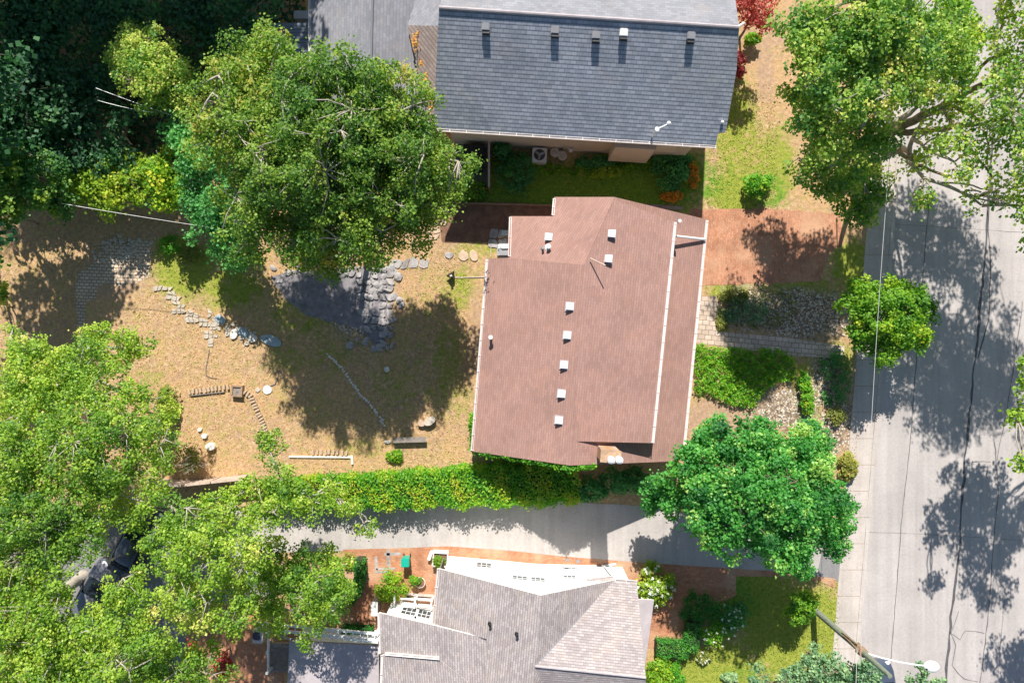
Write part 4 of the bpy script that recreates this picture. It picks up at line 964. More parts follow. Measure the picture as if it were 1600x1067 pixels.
def along(pts, n):
    q = [np.array(p, float) for p in pts]; seg = [np.hypot(*(q[i+1]-q[i])) for i in range(len(q)-1)]; T = sum(seg); out = []
    for k in range(n):
        s = (k+.5)/n*T; i = 0
        while i < len(seg)-1 and s > seg[i]: s -= seg[i]; i += 1
        d = (q[i+1]-q[i])/seg[i]; p = q[i]+d*s; out.append((p[0], p[1], math.atan2(-d[1], d[0])))
    return out
r = np.random.default_rng(21)
def bricks_on(pts, n, off): return [(x+r.normal(0,.4)+off[0], y+r.normal(0,.4)+off[1], .13, .3, .12+r.uniform(0,.06), a+r.normal(0,.12)) for x, y, a in along(pts, n)]
scatter('edging_brick', 'pale brick in the scalloped row left of the square cover', 'brick', 'edging bricks left of the square cover', unitbrick('edgebrick'), bricks_on([(294,612),(315,610),(340,606),(360,604)], 11, (0,0)), None)
scatter('edging_brick', 'pale brick in the curved row falling away below the white disc', 'brick', 'edging bricks in the curved row', unitbrick('edgebrick'), bricks_on([(382,611),(393,620),(401,638),(409,655),(416,672),(421,684)], 17, (0,0)), None)
scatter('edging_brick', 'pale half-buried brick in the row above the long white kerb', 'brick', 'edging bricks above the white kerb', unitbrick('edgebrick'), bricks_on([(486,707),(520,706),(545,708)], 9, (0,0)), None)
plank('edging_kerb', 'thin grey timber edge below the left scalloped brick row', 'edging', (298,618), (352,612), .07, .12, 'graywood')
scatter('stone', 'small pale stone in the straight line of stones crossing the tree shade', 'stone', 'line of small stones in the tree shade', unitrock('stone_white'),
        [(x+r.normal(0,1.1), y+r.normal(0,1.1), r.uniform(.10,.24), r.uniform(.10,.2), .14, r.uniform(0,3)) for x, y, a in along([(512,553),(530,570),(545,590),(560,612),(578,632),(592,650),(602,665)], 60)], None)
scatter('rock', 'rough grey rock in the jumbled stones beside the dark patio', 'rock', 'rough rocks beside the dark patio', unitrock('flag', 9),
        [(r.normal(590,18), r.uniform(415,545), r.uniform(.2,.75), r.uniform(.2,.6), r.uniform(.2,.4), r.uniform(0,3)) for _ in range(46)]+[(r.uniform(425,560), r.uniform(418,428), r.uniform(.2,.5), r.uniform(.2,.4), .25, r.uniform(0,3)) for _ in range(16)], None)
scatter('pebble', 'small pale pebble scattered in the front gravel garden', 'pebble', 'pebbles in the front garden', unitrock('stone', 3),
        [(r.uniform(1200,1330), r.uniform(455,525), r.uniform(.1,.28), r.uniform(.1,.22), .14, r.uniform(0,3)) for _ in range(70)]+
        [(r.uniform(1205,1325), r.uniform(610,720), r.uniform(.1,.28), r.uniform(.1,.22), .14, r.uniform(0,3)) for _ in range(50)], None)
scatter('stone', 'loose pale stone at the paver landing in the left lawn', 'stone', 'loose stones at the paver landing', unitrock('stone', 5),
        [(r.normal(190,26), r.normal(392,14), r.uniform(.12,.4), r.uniform(.12,.3), .12, r.uniform(0,3)) for _ in range(60)], None)

# ------------------------------------------------------------------ utility pole, street lamp, wires
up = empty('utility_pole', P(1270,950), 'leaning-looking wooden utility pole with a white street lamp arm over the road', 'utility pole')
pb0 = P(1270,950,0)
def pz(z): return Vector((pb0.x+.012*z, pb0.y-.006*z, z))
bm = bmesh.new(); tube(bm, [pz(-.2), pz(3), pz(5.9), pz(8.6)], [.2,.18,.155,.12], 14); bmobj('pole', bm, M['poleGreen'], up)
bm = bmesh.new(); acyl(bm, pz(5.75), .26, .12, 16); acyl(bm, pz(6.05), .24, .08, 16)
for k in range(7): a = k*.9; abox(bm, pz(5.2+.13*k)+Vector((math.cos(a)*.2, math.sin(a)*.2, 0)), (.12,.08,.18), a)
tube(bm, [pz(4.2)+Vector((-.16,.1,0)), pz(5.0)+Vector((-.2,.14,0)), pz(5.8)+Vector((-.26,.1,0))], .035, 6); tube(bm, [pz(3.9)+Vector((-.1,.18,0)), pz(5.6)+Vector((-.1,.24,0))], .03, 6)
bmobj('bracket', bm, M['brownwood'], up)
pt = pz(6.0); lh = P(1452,1040,6.9); bm = bmesh.new(); m1 = pt.lerp(lh, .5)+Vector((0,0,.35)); tube(bm, [pt, pt.lerp(m1,.5)+Vector((0,0,.1)), m1, m1.lerp(lh,.6)+Vector((0,0,.08)), lh], .04, 8); arm = bmobj('lamp_arm', bm, M['lampwhite'], up)
bm = bmesh.new(); bmesh.ops.create_uvsphere(bm, u_segments=20, v_segments=10, radius=.5, matrix=Matrix.Translation(lh+Vector((.12,-.03,0)))@Matrix.Rotation(-.12,4,'Z')@Matrix.Diagonal((.85,.62,.32,1))); lmp = bmobj('lamp_head', bm, M['lampwhite'], up, True)
bm = bmesh.new(); acyl(bm, lh+Vector((-.2,-.12,.08)), .05, .06, 8); bmobj('photocell', bm, M['black'], lmp)
bm = bmesh.new(); wA = pz(6.0)+Vector((-.15,.25,.1)); wB = P(1398,150,7.2); pts = [wA.lerp(wB, t)+Vector((0,0,-1.0*4*t*(1-t)*.35)) for t in np.linspace(0,1,24)]
dW = wB-wA; pts.append(wB+dW*.6+Vector((0,0,.5))); tube(bm, pts, .013, 5); tag(bmobj('overhead_wire', bm, M['metal_light']), 'long overhead wire running above the sidewalk from the utility pole', 'wire')
bm = bmesh.new(); pts = [P(1339,1012,6.0).lerp(P(1334,1200,6.4), t) for t in np.linspace(0,1,5)]; tube(bm, pts, .013, 5); tag(bmobj('overhead_wire', bm, M['metal_light']), 'short overhead wire leaving the utility pole towards the bottom edge', 'wire')
for k, (a, b, lb) in enumerate((((150,138,5.6),(304,192,5.6),'thin pale wire crossing the shaded yard at the upper left'),((152,157,5.6),(240,176,5.6),'second thin pale wire meeting the first in the shaded yard'),((96,318,5.0),(332,356,5.0),'thin wire above the dark lawn below the shrub row'))):
    A, B = P(*a), P(*b); bm = bmesh.new(); tube(bm, [A.lerp(B,t)+Vector((0,0,-.3*4*t*(1-t))) for t in np.linspace(0,1,9)], .014, 5); tag(bmobj('overhead_wire', bm, M['metal_light']), lb, 'wire')
A, B = P(1366,318,4.5), P(1384,317,4.5); bm = bmesh.new(); tube(bm, [A, B], .02, 5); tube(bm, [(A.x, A.y, 0), A], .03, 6); tag(bmobj('sign_post', bm, M['metal_light']), 'thin pale post with a short arm at the sidewalk below the street tree', 'post')

# ------------------------------------------------------------------ cars
def car(label, cx, ang, paint):
    e = bpy.data.objects.new('parked_car', None); COL.objects.link(e); tag(e, label, 'car'); 
    L, Wd = 4.6, 1.84
    # stations along length: x, halfwidth, z belt, roof z, roof halfwidth
    st = [(-2.3,.62,.62,.62,.5),(-2.22,.80,.86,.88,.62),(-1.75,.90,.95,1.0,.66),(-1.35,.92,.97,1.34,.60),(-.6,.92,.97,1.44,.62),(.2,.92,.96,1.43,.62),(.75,.92,.95,1.18,.64),(1.15,.91,.93,.97,.70),(1.7,.88,.86,.89,.68),(2.15,.78,.74,.76,.58),(2.3,.60,.55,.56,.44)]
    bm = bmesh.new(); rings = []
    for x, w, zb, zr, wr in st:
        pr = [(-w*.94,.22),(-w,.5),(-w*.985,zb-.05),(-w*.93,zb),(-wr,zr-.05),(-wr*.6,zr),(0,zr+.012),(wr*.6,zr),(wr,zr-.05),(w*.93,zb),(w*.985,zb-.05),(w,.5),(w*.94,.22)]
        rings.append([bm.verts.new((x, y, z)) for y, z in pr])
    gl = bmesh.new()
    for i in range(len(rings)-1):
        for k in range(12): bm.faces.new((rings[i][k], rings[i+1][k], rings[i+1][k+1], rings[i][k+1]))
    bm.faces.new(rings[0]); bm.faces.new(rings[-1][::-1])
    for i in range(len(rings)-1): bm.faces.new((rings[i][12], rings[i+1][12], rings[i+1][0], rings[i][0]))
    bmobj('body', bm, paint, e, True)
    def pane(name, cs):
        g = bmesh.new(); g.faces.new([g.verts.new(c) for c in cs]); r_ = bmesh.ops.solidify(g, geom=g.faces[:], thickness=.01); bmobj(name, g, M['glass'], e)
    pane('windshield', [(1.12,-.72,1.0),(1.12,.72,1.0),(.28,.58,1.45),(.28,-.58,1.45)])
    pane('rear_window', [(-1.78,-.66,1.03),(-1.36,-.57,1.37),(-1.36,.57,1.37),(-1.78,.66,1.03)])
    for s in (-1, 1): pane('side_window', [(.72,s*.87,1.0),(.15,s*.665,1.40),(-1.25,s*.655,1.36),(-1.5,s*.86,1.02)])
    for s in (-1, 1):
        g = bmesh.new(); abox(g, (2.14, s*.6, .68), (.22,.34,.12), 0, .04); bmobj('headlight', g, M['lampwhite'], e)
        g = bmesh.new(); abox(g, (.75, s*1.0, 1.0), (.14,.2,.12), 0, .03); bmobj('wing_mirror', g, paint, e)
        for x in (-1.4, 1.42):
            g = bmesh.new(); bmesh.ops.create_cone(g, cap_ends=True, segments=20, radius1=.32, radius2=.32, depth=.2, matrix=Matrix.Translation((x, s*.82, .32))@Matrix.Rotation(math.pi/2,4,'X')); w_ = bmobj('wheel', g, M['tyre'], e)
            g = bmesh.new(); bmesh.ops.create_cone(g, cap_ends=True, segments=14, radius1=.2, radius2=.2, depth=.03, matrix=Matrix.Translation((x, s*.93, .32))@Matrix.Rotation(math.pi/2,4,'X')); bmobj('rim', g, M['metal'], w_)
    e.location = cx; e.rotation_euler = (0, 0, ang)
    return e
p = P(1379,1040,.8); car('slate blue car parked on the road below the utility pole', (p.x, p.y-2.1, -.12), math.radians(94), M['car_blue'])
p = P(206,850,1.2); car('dark car with bright glass half hidden under the leafy branches at the lower left', (p.x, p.y, 0.01), math.radians(62), M['car_dark'])
p = P(140,935,1.2); car('grey car deeper under the branches, below the dark car', (p.x, p.y, 0.01), math.radians(62), M['car_grey'])

# ------------------------------------------------------------------ trees
tree('tree', 'huge spreading tree with pale branches left of the houses', 'tree', (570,300), 4.2,
     [(412,130,9,84),(520,155,10.5,92),(605,170,9.5,74),(470,240,10,108),(590,250,9.3,98),(660,268,7.9,80),(380,190,9,90),(540,330,8.2,92),(430,330,8,88),(630,340,6.6,58),(500,385,6.3,52),(425,82,8,42),(560,385,7.5,40)],
     'leaf_birch', 'bark_pale', .13, 1.1, .46, 82, .34, 101, up=.6, twig=.036, reach=.9, tonesd=.15, tone0=.5)
tree('tree', 'bluish green tree at the lower left skirt of the huge tree', 'tree', (400,350), 2.5,
     [(345,340,4.2,52),(365,385,3.5,38),(330,300,4.5,46),(305,245,5.2,38),(290,200,5,32)], 'leaf_teal', 'bark', .17, 1.1, .48, 70, .16, 102, tone0=.55)
tree('tree', 'sunlit yellow-green tree among dark trees at the upper left', 'tree', (285,170), 3,
     [(225,65,5.8,36),(235,110,6,50),(268,140,5.6,46),(205,95,5.5,38),(250,165,5,28)], 'leaf_elm', 'bark', .13, 1.1, .40, 80, .13, 103, tone0=.6)
tree('tree', 'bright green leafy tree left of the huge tree in the shrub row', 'tree', (300,300), 2.0,
     [(262,285,3.6,36),(272,310,3.1,26),(250,258,3.7,30),(290,300,3,20)], 'leaf_bright', 'bark', .18, 1.1, .4, 60, .1, 104, tone0=.55)
tree('tree', 'yellow-green bushy tree in the shrub row above the dark lawn', 'tree', (225,310), 1.0,
     [(150,288,2.5,40),(190,283,2.6,44),(230,280,2.4,38),(180,308,2.0,30),(125,296,2.4,28),(250,300,2.2,24)], 'leaf_yellow', 'bark', .17, 1.1, .42, 60, .12, 105, tone0=.6)
tree('tree', 'dark green tree with yellow tips at the left end of the shrub row', 'tree', (90,330), 2.2,
     [(30,270,5.6,55),(80,282,3.8,42),(-40,290,7,62),(15,315,5,36),(85,315,3.6,34)], 'leaf_elm', 'bark', .18, 1.0, .45, 55, .13, 106, tone0=.32)
tree('tree', 'small pale-tipped sapling at the left edge of the dark lawn', 'tree', (60,350), 1.2, [(30,338,2.4,14)], 'leaf_spruce', 'bark', .14, 1.3, .26, 50, .04, 107, tone0=.6)
tree('tree', 'small bright green twig of a tree at the left edge above the sunlit lawn', 'tree', (20,480), 1.2, [(4,462,3,18)], 'leaf_locust', 'bark', .14, 1.2, .26, 50, .04, 108, tone0=.6)
# dark trees in the shade, upper left
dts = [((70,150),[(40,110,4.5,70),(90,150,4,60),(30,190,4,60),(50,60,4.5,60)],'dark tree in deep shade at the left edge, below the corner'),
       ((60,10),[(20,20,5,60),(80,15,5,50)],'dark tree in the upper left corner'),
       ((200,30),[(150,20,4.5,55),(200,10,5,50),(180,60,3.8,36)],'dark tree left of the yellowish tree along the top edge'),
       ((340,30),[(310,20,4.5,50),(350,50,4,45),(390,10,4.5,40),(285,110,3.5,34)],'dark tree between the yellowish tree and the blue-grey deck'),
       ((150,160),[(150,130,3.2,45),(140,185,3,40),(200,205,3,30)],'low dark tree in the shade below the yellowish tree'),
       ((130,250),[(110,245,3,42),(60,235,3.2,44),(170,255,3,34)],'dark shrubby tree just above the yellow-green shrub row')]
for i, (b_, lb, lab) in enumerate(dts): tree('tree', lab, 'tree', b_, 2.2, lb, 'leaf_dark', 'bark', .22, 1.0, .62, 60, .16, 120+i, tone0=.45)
for i, (x, y) in enumerate(((20,-190),(190,-230),(360,-250))):
    g = P(x, y); lobes = []
    for k in range(5):
        a = k*1.256; z = 12+(k % 2)*1.5; gx_, gy_ = x+math.cos(a)*75, y+math.sin(a)*75; f = 1/(1-z/H); lobes.append((800+(gx_-800)*f, 533.5+(gy_-533.5)*f, z, 100*f))
    f = 1/(1-14/H); lobes.append((800+(x-800)*f, 533.5+(y-533.5)*f, 14, 110*f))
    tree('tall_tree', ['tall tree beyond the upper left corner', 'tall tree beyond the top edge left of centre', 'tall tree beyond the top edge nearest the north house'][i], 'tree', (x, y), 5, lobes, 'leaf_dark', 'bark', .34, .9, .85, 46, .35, 140+i)
g = 0
# tree west of frame shading the left lawn
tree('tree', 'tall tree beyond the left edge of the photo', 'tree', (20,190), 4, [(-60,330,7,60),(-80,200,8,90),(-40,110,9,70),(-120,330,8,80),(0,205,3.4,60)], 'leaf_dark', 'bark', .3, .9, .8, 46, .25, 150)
tree('tree', 'second tree beyond the left edge, beside the lawn', 'tree', (-20,330), 3, [(-70,400,6.5,60),(-60,480,6,50)], 'leaf_locust', 'bark', .26, .9, .7, 46, .2, 151)
# lower left locust group
tree('tree', 'broad light green tree over the left edge, with twigs reaching into the dry lawn', 'tree', (140,650), 4.0,
     [(60,600,8,75),(140,590,8,60),(190,550,7,40),(215,540,6.5,26),(60,700,9,85),(150,690,9.5,80),(210,640,8,50),(240,700,8.5,50),(30,560,7.5,40),(150,520,6.5,30),(20,520,6,20),(262,655,7,30)],
     'leaf_locust', 'bark_pale', .12, .82, .40, 76, .3, 201, up=.6, twig=.024, reach=.8, tone0=.5)
tree('tree', 'light green tree filling the lower left corner', 'tree', (130,900), 4.0,
     [(50,800,9,90),(50,900,9,85),(60,1000,9,90),(130,830,9,50),(110,1030,8.5,80),(190,1010,9,75),(200,930,9,45),(150,765,9,55),(20,1060,8,60),(200,800,8.5,26),(250,1040,8,55),(310,1050,7,50)],
     'leaf_locust', 'bark_pale', .12, .9, .40, 78, .32, 202, up=.6, twig=.024, reach=.8, tone0=.5)
tree('tree', 'light green tree with bare twigs hanging over the pale driveway', 'tree', (330,830), 4.0,
     [(280,812,9,54),(300,870,9.5,62),(350,800,8.5,44),(400,790,8,50),(370,860,9,52),(290,930,9,55),(350,950,8.5,50),(440,760,7.5,46),(420,700,7,26),(428,685,7,16),(480,780,7.5,34),(520,755,7,24),(430,810,8,28),(545,795,7,18),(575,822,6.5,17),(240,850,9,22),(228,768,9,32)],
     'leaf_locust', 'bark_pale', .12, .75, .38, 72, .3, 203, up=.6, twig=.024, reach=.9, tone0=.55)
tree('tree', 'light green tree over the brick patio left of the clipped hedge', 'tree', (450,900), 3.5,
     [(420,880,5.5,42),(470,890,5.5,48),(510,920,5,46),(440,930,5.5,46),(490,950,7,42),(510,925,7.5,40),(520,880,5,30),(390,930,5,30),(470,1005,4.5,16),(430,990,4.5,16),(415,960,4.8,26)],
     'leaf_locust', 'bark_pale', .12, .85, .38, 70, .2, 204, up=.6, twig=.024, reach=.85, tone0=.5)
# street tree at the top right
tree('street_tree', 'big street tree with mossy limbs reaching over the road at the upper right', 'tree', (1352,230), 3.0,
     [(1270,60,11,60),(1340,40,12,66),(1410,60,11.5,66),(1300,130,11.5,66),(1380,130,11,68),(1450,100,9.5,60),(1275,200,10.5,56),(1340,225,8.5,60),(1300,280,5,50),(1255,150,9.5,38),(1335,318,4,38),(1480,60,8.5,46),(1350,345,3.6,22),(1262,262,5,34),(1362,290,4.5,34),(1490,110,8,38),(1320,90,8.3,50),(1285,75,7.8,44),(1382,82,8.2,46)],
     'leaf_elm', 'bark_pale', .155, 1.1, .46, 64, .36, 301, up=.65, twig=.03, reach=.75, tone0=.5)
stt = [o for o in COL.objects if o.name.startswith('street_tree')][0]
for nm, pts, ra in (('limb', [(1390,208,3.0),(1425,190,3.9),(1470,166,4.9),(1540,130,6.0),(1625,92,7.4)], [.27,.25,.21,.17,.1]), ('limb', [(1390,208,3.1),(1450,204,4.2),(1500,199,5.0),(1560,188,5.9),(1640,186,7)], [.2,.18,.15,.12,.07]),
                    ('limb', [(1425,190,3.9),(1500,150,5.6),(1545,92,7),(1600,70,8)], [.14,.12,.09,.05]), ('limb', [(1390,208,3.0),(1405,240,4.2),(1440,262,5.5),(1500,285,7)], [.15,.12,.09,.04]), ('limb', [(1470,166,4.9),(1520,235,6.6),(1560,290,8)], [.1,.07,.04])):
    bm = bmesh.new(); V = [P(*p) for p in pts]; R2 = random.Random(len(pts)*7+pts[1][0]); Q = []; RR = []
    for i in range(len(V)-1):
        for k in range(4):
            t = k/4; q = V[i].lerp(V[i+1], t)+Vector((R2.gauss(0,.05), R2.gauss(0,.05), R2.gauss(0,.04))); Q.append(q); RR.append((ra[i]+(ra[i+1]-ra[i])*t)*R2.uniform(.9,1.12))
    tube(bm, Q, RR, 9); bmobj('limb', bm, M['bark_moss'], stt, True)
tree('street_tree', 'sparse right half of a street tree spreading over the road', 'tree', (1362,250), 2.6,
     [(1560,200,8,60),(1500,250,8,50),(1560,300,8.5,34),(1640,170,10,100),(1680,260,10,110),(1640,330,9,60),(1590,110,8,50),(1570,20,8,34),(1740,150,10,110),(1645,-10,9,80),(1690,60,9,70),(1600,-50,9,60),(1450,230,6.5,34),(1500,165,7,40),(1455,175,6.5,30),(1560,60,8,34),(1440,300,6.5,26),(1420,250,5,20),(1540,320,7,30),(1760,300,9,90)],
     'leaf_elm', 'bark_pale', .17, .6, .50, 44, .30, 302, up=.65, twig=.03, reach=.9, tone0=.6)
tree('tree', 'bright green street tree standing between the sidewalk and the front garden', 'tree', (1332,510), 1.8,
     [(1385,490,3.8,56),(1342,466,3.6,34),(1420,475,3.6,34),(1380,540,3.4,34),(1430,520,3.4,30),(1350,520,3.4,30),(1400,455,3.8,24),(1455,482,3.4,15),(1338,450,3.4,15)],
     'leaf_bright', 'bark', .14, 1.05, .34, 74, .1, 303, up=.7, tone0=.4)
tree('tree', 'rounded deep green tree right of the pale driveway', 'tree', (1130,740), 3.0,
     [(1100,720,6,60),(1170,710,6.5,62),(1240,720,6.5,58),(1120,790,6.5,62),(1190,780,7.5,72),(1260,780,6.5,60),(1060,770,5,42),(1220,840,6.5,56),(1300,830,5.5,38),(1140,830,6.5,45),(1110,690,5,32),(1265,690,5,34),(1250,880,5,26),(1030,760,4,30),(1310,790,5,28),(1015,785,4,16)],
     'leaf_maple', 'bark', .15, 1.3, .40, 70, .24, 304, up=.65, tone0=.5, tonesd=.2)
tree('tree', 'tree beyond the right edge with a few green twigs over the road', 'tree', (1700,600), 3.5,
     [(1600,590,8,32),(1590,640,7.5,18),(1680,610,8.5,60),(1720,700,8.5,60),(1690,540,8,50),(1600,720,8,14),(1760,560,9,80),(1690,520,9,60)],
     'leaf_locust', 'bark_pale', .18, .6, .45, 50, .25, 305, up=.6, tone0=.6)
tree('tree', 'tree beyond the lower right corner', 'tree', (1720,860), 3.5, [(1790,900,8,70),(1800,1000,7.5,60),(1760,860,8.5,50)], 'leaf_locust', 'bark_pale', .18, .8, .5, 50, .25, 306)
tree('tree', 'small bright green tree at the foot of the utility pole', 'tree', (1248,948), 1.0, [(1253,948,2.2,26),(1240,960,2,16),(1262,938,2.2,18)], 'leaf_bright', 'bark', .12, 1.3, .24, 46, .06, 307, tone0=.5)
tree('tree', 'bluish grey-green tree at the bottom edge left of the parked car', 'tree', (1265,1020), 1.6,
     [(1270,1050,4,30),(1310,1055,4.5,36),(1345,1055,4.5,30),(1262,1020,4,16),(1230,1062,3.5,24),(1355,1040,5,12),(1180,1062,3,18)], 'leaf_spruce', 'bark', .13, 1.1, .30, 50, .12, 308, tone0=.5)
tree('tree', 'thin grey-green tree tips at the bottom edge below the lamp head', 'tree', (1395,1075), 1.6,
     [(1443,1040,5,11),(1441,1056,5,11),(1420,1064,4.5,12),(1455,1075,5,22)], 'leaf_spruce', 'bark', .13, 1.2, .26, 46, .07, 309, tone0=.5)
tree('japanese_maple', 'red-leaved small tree right of the dark grey roof', 'tree', (1155,60), 1.5, [(1172,15,4,30),(1185,35,3.6,20),(1165,-20,4,30),(1200,5,3.6,16)], 'leaf_red', 'bark', .13, 1.2, .32, 50, .08, 310, tone0=.6)
tree('japanese_maple', 'small red-leaved tree by the brick yard at the bottom left', 'tree', (360,1010), 1.2, [(345,1035,3,14),(350,1050,3,14),(298,1010,3,7)], 'leaf_red', 'bark', .12, 1.3, .22, 44, .05, 311, tone0=.6)
tree('tree', 'bright green tree top at the upper right beside the street tree', 'tree', (1400,60), 3, [(1500,30,8,34),(1515,60,8,26),(1480,10,8,30)], 'leaf_bright', 'bark', .18, 1.0, .42, 54, .14, 312, tone0=.6)

# shrubs and beds
hedge('hedge', 'long loose green hedge running along the upper side of the pale driveway', 'hedge', [(430,765),(500,762),(560,762),(620,760),(690,756),(760,752),(830,752),(900,752)], [1.0,1.5,1.7,1.9,2.0,2.2,2.2,1.8], 1.5, 'leaf_hedge', .12, 330, 61, .12, .66)
hedge('hedge', 'clipped dark green hedge strip on the left side of the brick patio', 'hedge', [(566,868),(566,895),(560,918),(548,936)], .55, .9, 'leaf_box', .07, 500, 62, .03, .5)
hedge('hedge', 'small clipped green hedge at the lower end of the brick patio', 'hedge', [(538,980),(585,982)], .6, .9, 'leaf_box', .07, 500, 63, .03, .4)
hedge('hedge', 'clipped L-shaped box hedge bordering the orange brick path', 'hedge', [(1022,1004),(1050,1006),(1072,1008),(1078,985),(1080,965)], .85, .9, 'leaf_box', .07, 480, 64, .03, .55)
hedge('hedge', 'short bright green hedge below the shaded grey pad', 'hedge', [(698,302),(730,303),(760,300)], .7, .9, 'leaf_bright', .11, 360, 65, .08, .4)
def bed(name, label, cat, poly, h, leaf, dens=120, size=.1, seed=1, tone0=.5, group=None):
    r = np.random.default_rng(seed); xs = [p[0] for p in poly]; ys = [p[1] for p in poly]; n = int(dens*(max(xs)-min(xs))*(max(ys)-min(ys))*S*S)
    X = r.uniform(min(xs), max(xs), n); Y = r.uniform(min(ys), max(ys), n); k = np.array([inpoly(a, b, poly) for a, b in zip(X, Y)]); X = X[k]; Y = Y[k]
    lump = .5+.28*np.sin(X*.21+seed)*np.sin(Y*.26)+.22*np.sin(X*.53+2*seed)*np.cos(Y*.47+seed)
    c = np.stack([(X-800)*S, (533.5-Y)*S, h*(.35+.65*lump)*r.uniform(.55, 1.05, len(X))+.03], 1)
    vs, qs, tn = leafcloud(c, np.full(len(c), .09), 4, size, seed+2, .6, np.clip(tone0+(lump-.5)*.35+r.normal(0, .1, len(X)), 0, 1))
    o = link(name, mesh_np(name, vs, qs, M[leaf], attr=tn)); return tag(o, label, cat, group)
bed('ivy_patch', 'wide continuous patch of yellow-green ivy groundcover below the front path', 'ivy', wob([(1084,537),(1110,538),(1160,545),(1190,546),(1222,548),(1240,560),(1242,582),(1230,598),(1215,596),(1196,606),(1182,622),(1172,636),(1150,634),(1120,628),(1100,614),(1082,616)], 2, 9, 30), .55, 'leaf_hedge', 150, .1, 70, .6)
tag(bed('undergrowth', 'added dark undergrowth darkening the deep shade at the upper left', 'undergrowth', wob([(90,-10),(480,-10),(480,90),(330,110),(320,230),(240,262),(100,262),(60,200)], 5, 20, 40), .7, 'leaf_dark', 34, .17, 501, .45), kind='stuff')  # dark leaf bed added to darken ground that lies in shade
bed('plant_bed', 'strip of leafy garden plants along the foot of the cream wall', 'plants', wob([(772,236),(825,256),(900,262),(1000,256),(1092,250),(1092,262),(1000,272),(900,274),(770,268)], 2, 10, 41), .45, 'leaf_bright', 60, .13, 502, .4)
bed('ground_cover', 'low mixed planting in the gravel bed above the front path', 'plants', wob([(1124,455),(1180,450),(1235,456),(1250,480),(1225,515),(1160,512),(1124,505)], 4, 9, 31), .3, 'leaf_olive', 26, .1, 71, .4)
shrub('shrub', 'slim yellow-green shrub column in the front garden', 'shrub', 1255, 615, 10, 42, .8, 'leaf_hedge', .1, 50, 72, tone0=.6, rot=.15)
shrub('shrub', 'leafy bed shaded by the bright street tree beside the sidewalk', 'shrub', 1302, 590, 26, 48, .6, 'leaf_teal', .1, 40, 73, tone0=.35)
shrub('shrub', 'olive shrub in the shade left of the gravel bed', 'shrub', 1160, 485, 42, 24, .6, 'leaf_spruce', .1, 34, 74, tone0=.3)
shrub('shrub', 'low green shrub at the upper left of the gravel bed', 'shrub', 1145, 462, 26, 12, .5, 'leaf_olive', .1, 34, 75, tone0=.5)
shrub('shrub', 'tuft of yellowish leaves beside the pale front path', 'shrub', 1128, 500, 9, 18, .35, 'leaf_olive', .1, 30, 76, tone0=.6)
shrub('shrub', 'green shrub below the sunny grass patch by the sidewalk', 'shrub', 1300, 650, 22, 14, .5, 'leaf_olive', .1, 34, 77, tone0=.6)
shrub('ornamental_grass', 'spray of pale arching grass at the sidewalk beside the rounded green tree', 'grass', 1322, 728, 12, 22, .7, 'leaf_olive', .34, 24, 78, tone0=.7, clump=.18)
shrub('hydrangea', 'hydrangea bush covered in cream flower heads beside the white house corner', 'shrub', 1020, 908, 29, 34, 1.3, 'leaf_yellow', .16, 60, 79, flowers=('petal', 46, .10), tone0=.5)
shrub('shrub', 'dense bright green rounded shrub on the brick patio', 'shrub', 614, 910, 26, 24, 1.4, 'leaf_bright', .12, 64, 80, tone0=.62)
shrub('shrub', 'small green potted shrub right of the rounded patio shrub', 'shrub', 650, 902, 10, 7, .8, 'leaf_bright', .1, 40, 81, tone0=.45)
e = empty('plant_pot', P(655,910), 'round stone pot right below the small potted shrub', 'pot'); q = P(656,910,.4); bm = bmesh.new(); acyl(bm, (q.x, q.y, 0), .22, .38, 18, .34); bmobj('bowl', bm, M['stone_white'], e); bm = bmesh.new(); acyl(bm, (q.x, q.y, .381), .29, .02, 18); bmobj('soil', bm, M['mulch'], e)
shrub('shrub', 'yellow-green bush with white blossoms on the lawn right of the box hedge', 'shrub', 1112, 985, 26, 20, .9, 'leaf_hedge', .12, 50, 82, flowers=('petal', 14, .07), tone0=.6)
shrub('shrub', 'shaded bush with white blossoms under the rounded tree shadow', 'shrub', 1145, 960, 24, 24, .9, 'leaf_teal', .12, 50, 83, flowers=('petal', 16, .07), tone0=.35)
shrub('shrub', 'low white-flowered plant at the bottom of the garden bed', 'shrub', 1098, 1024, 12, 10, .4, 'leaf_olive', .1, 34, 84, flowers=('petal', 12, .06), tone0=.5)
shrub('shrub', 'bright green bush below the box hedge at the house wall', 'shrub', 1026, 1045, 24, 28, 1.2, 'leaf_bright', .13, 60, 85, tone0=.6)
shrub('shrub', 'darker green bush right of the bright bush at the bottom', 'shrub', 1052, 1050, 14, 26, .9, 'leaf_hedge', .12, 60, 86, tone0=.45)
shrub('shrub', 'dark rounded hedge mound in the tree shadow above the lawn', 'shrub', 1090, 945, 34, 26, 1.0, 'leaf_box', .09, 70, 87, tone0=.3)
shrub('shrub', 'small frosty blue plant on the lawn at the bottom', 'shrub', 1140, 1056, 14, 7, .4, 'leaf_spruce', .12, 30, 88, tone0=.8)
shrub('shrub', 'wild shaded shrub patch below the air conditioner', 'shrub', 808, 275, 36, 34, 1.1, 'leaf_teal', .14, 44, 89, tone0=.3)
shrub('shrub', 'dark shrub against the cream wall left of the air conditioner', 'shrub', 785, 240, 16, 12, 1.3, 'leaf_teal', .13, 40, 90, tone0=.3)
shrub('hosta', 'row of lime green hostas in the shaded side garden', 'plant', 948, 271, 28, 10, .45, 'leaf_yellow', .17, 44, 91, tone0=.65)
shrub('shrub', 'dark low planting below the cream bay window', 'shrub', 930, 256, 34, 10, .5, 'leaf_teal', .13, 36, 92, tone0=.35)
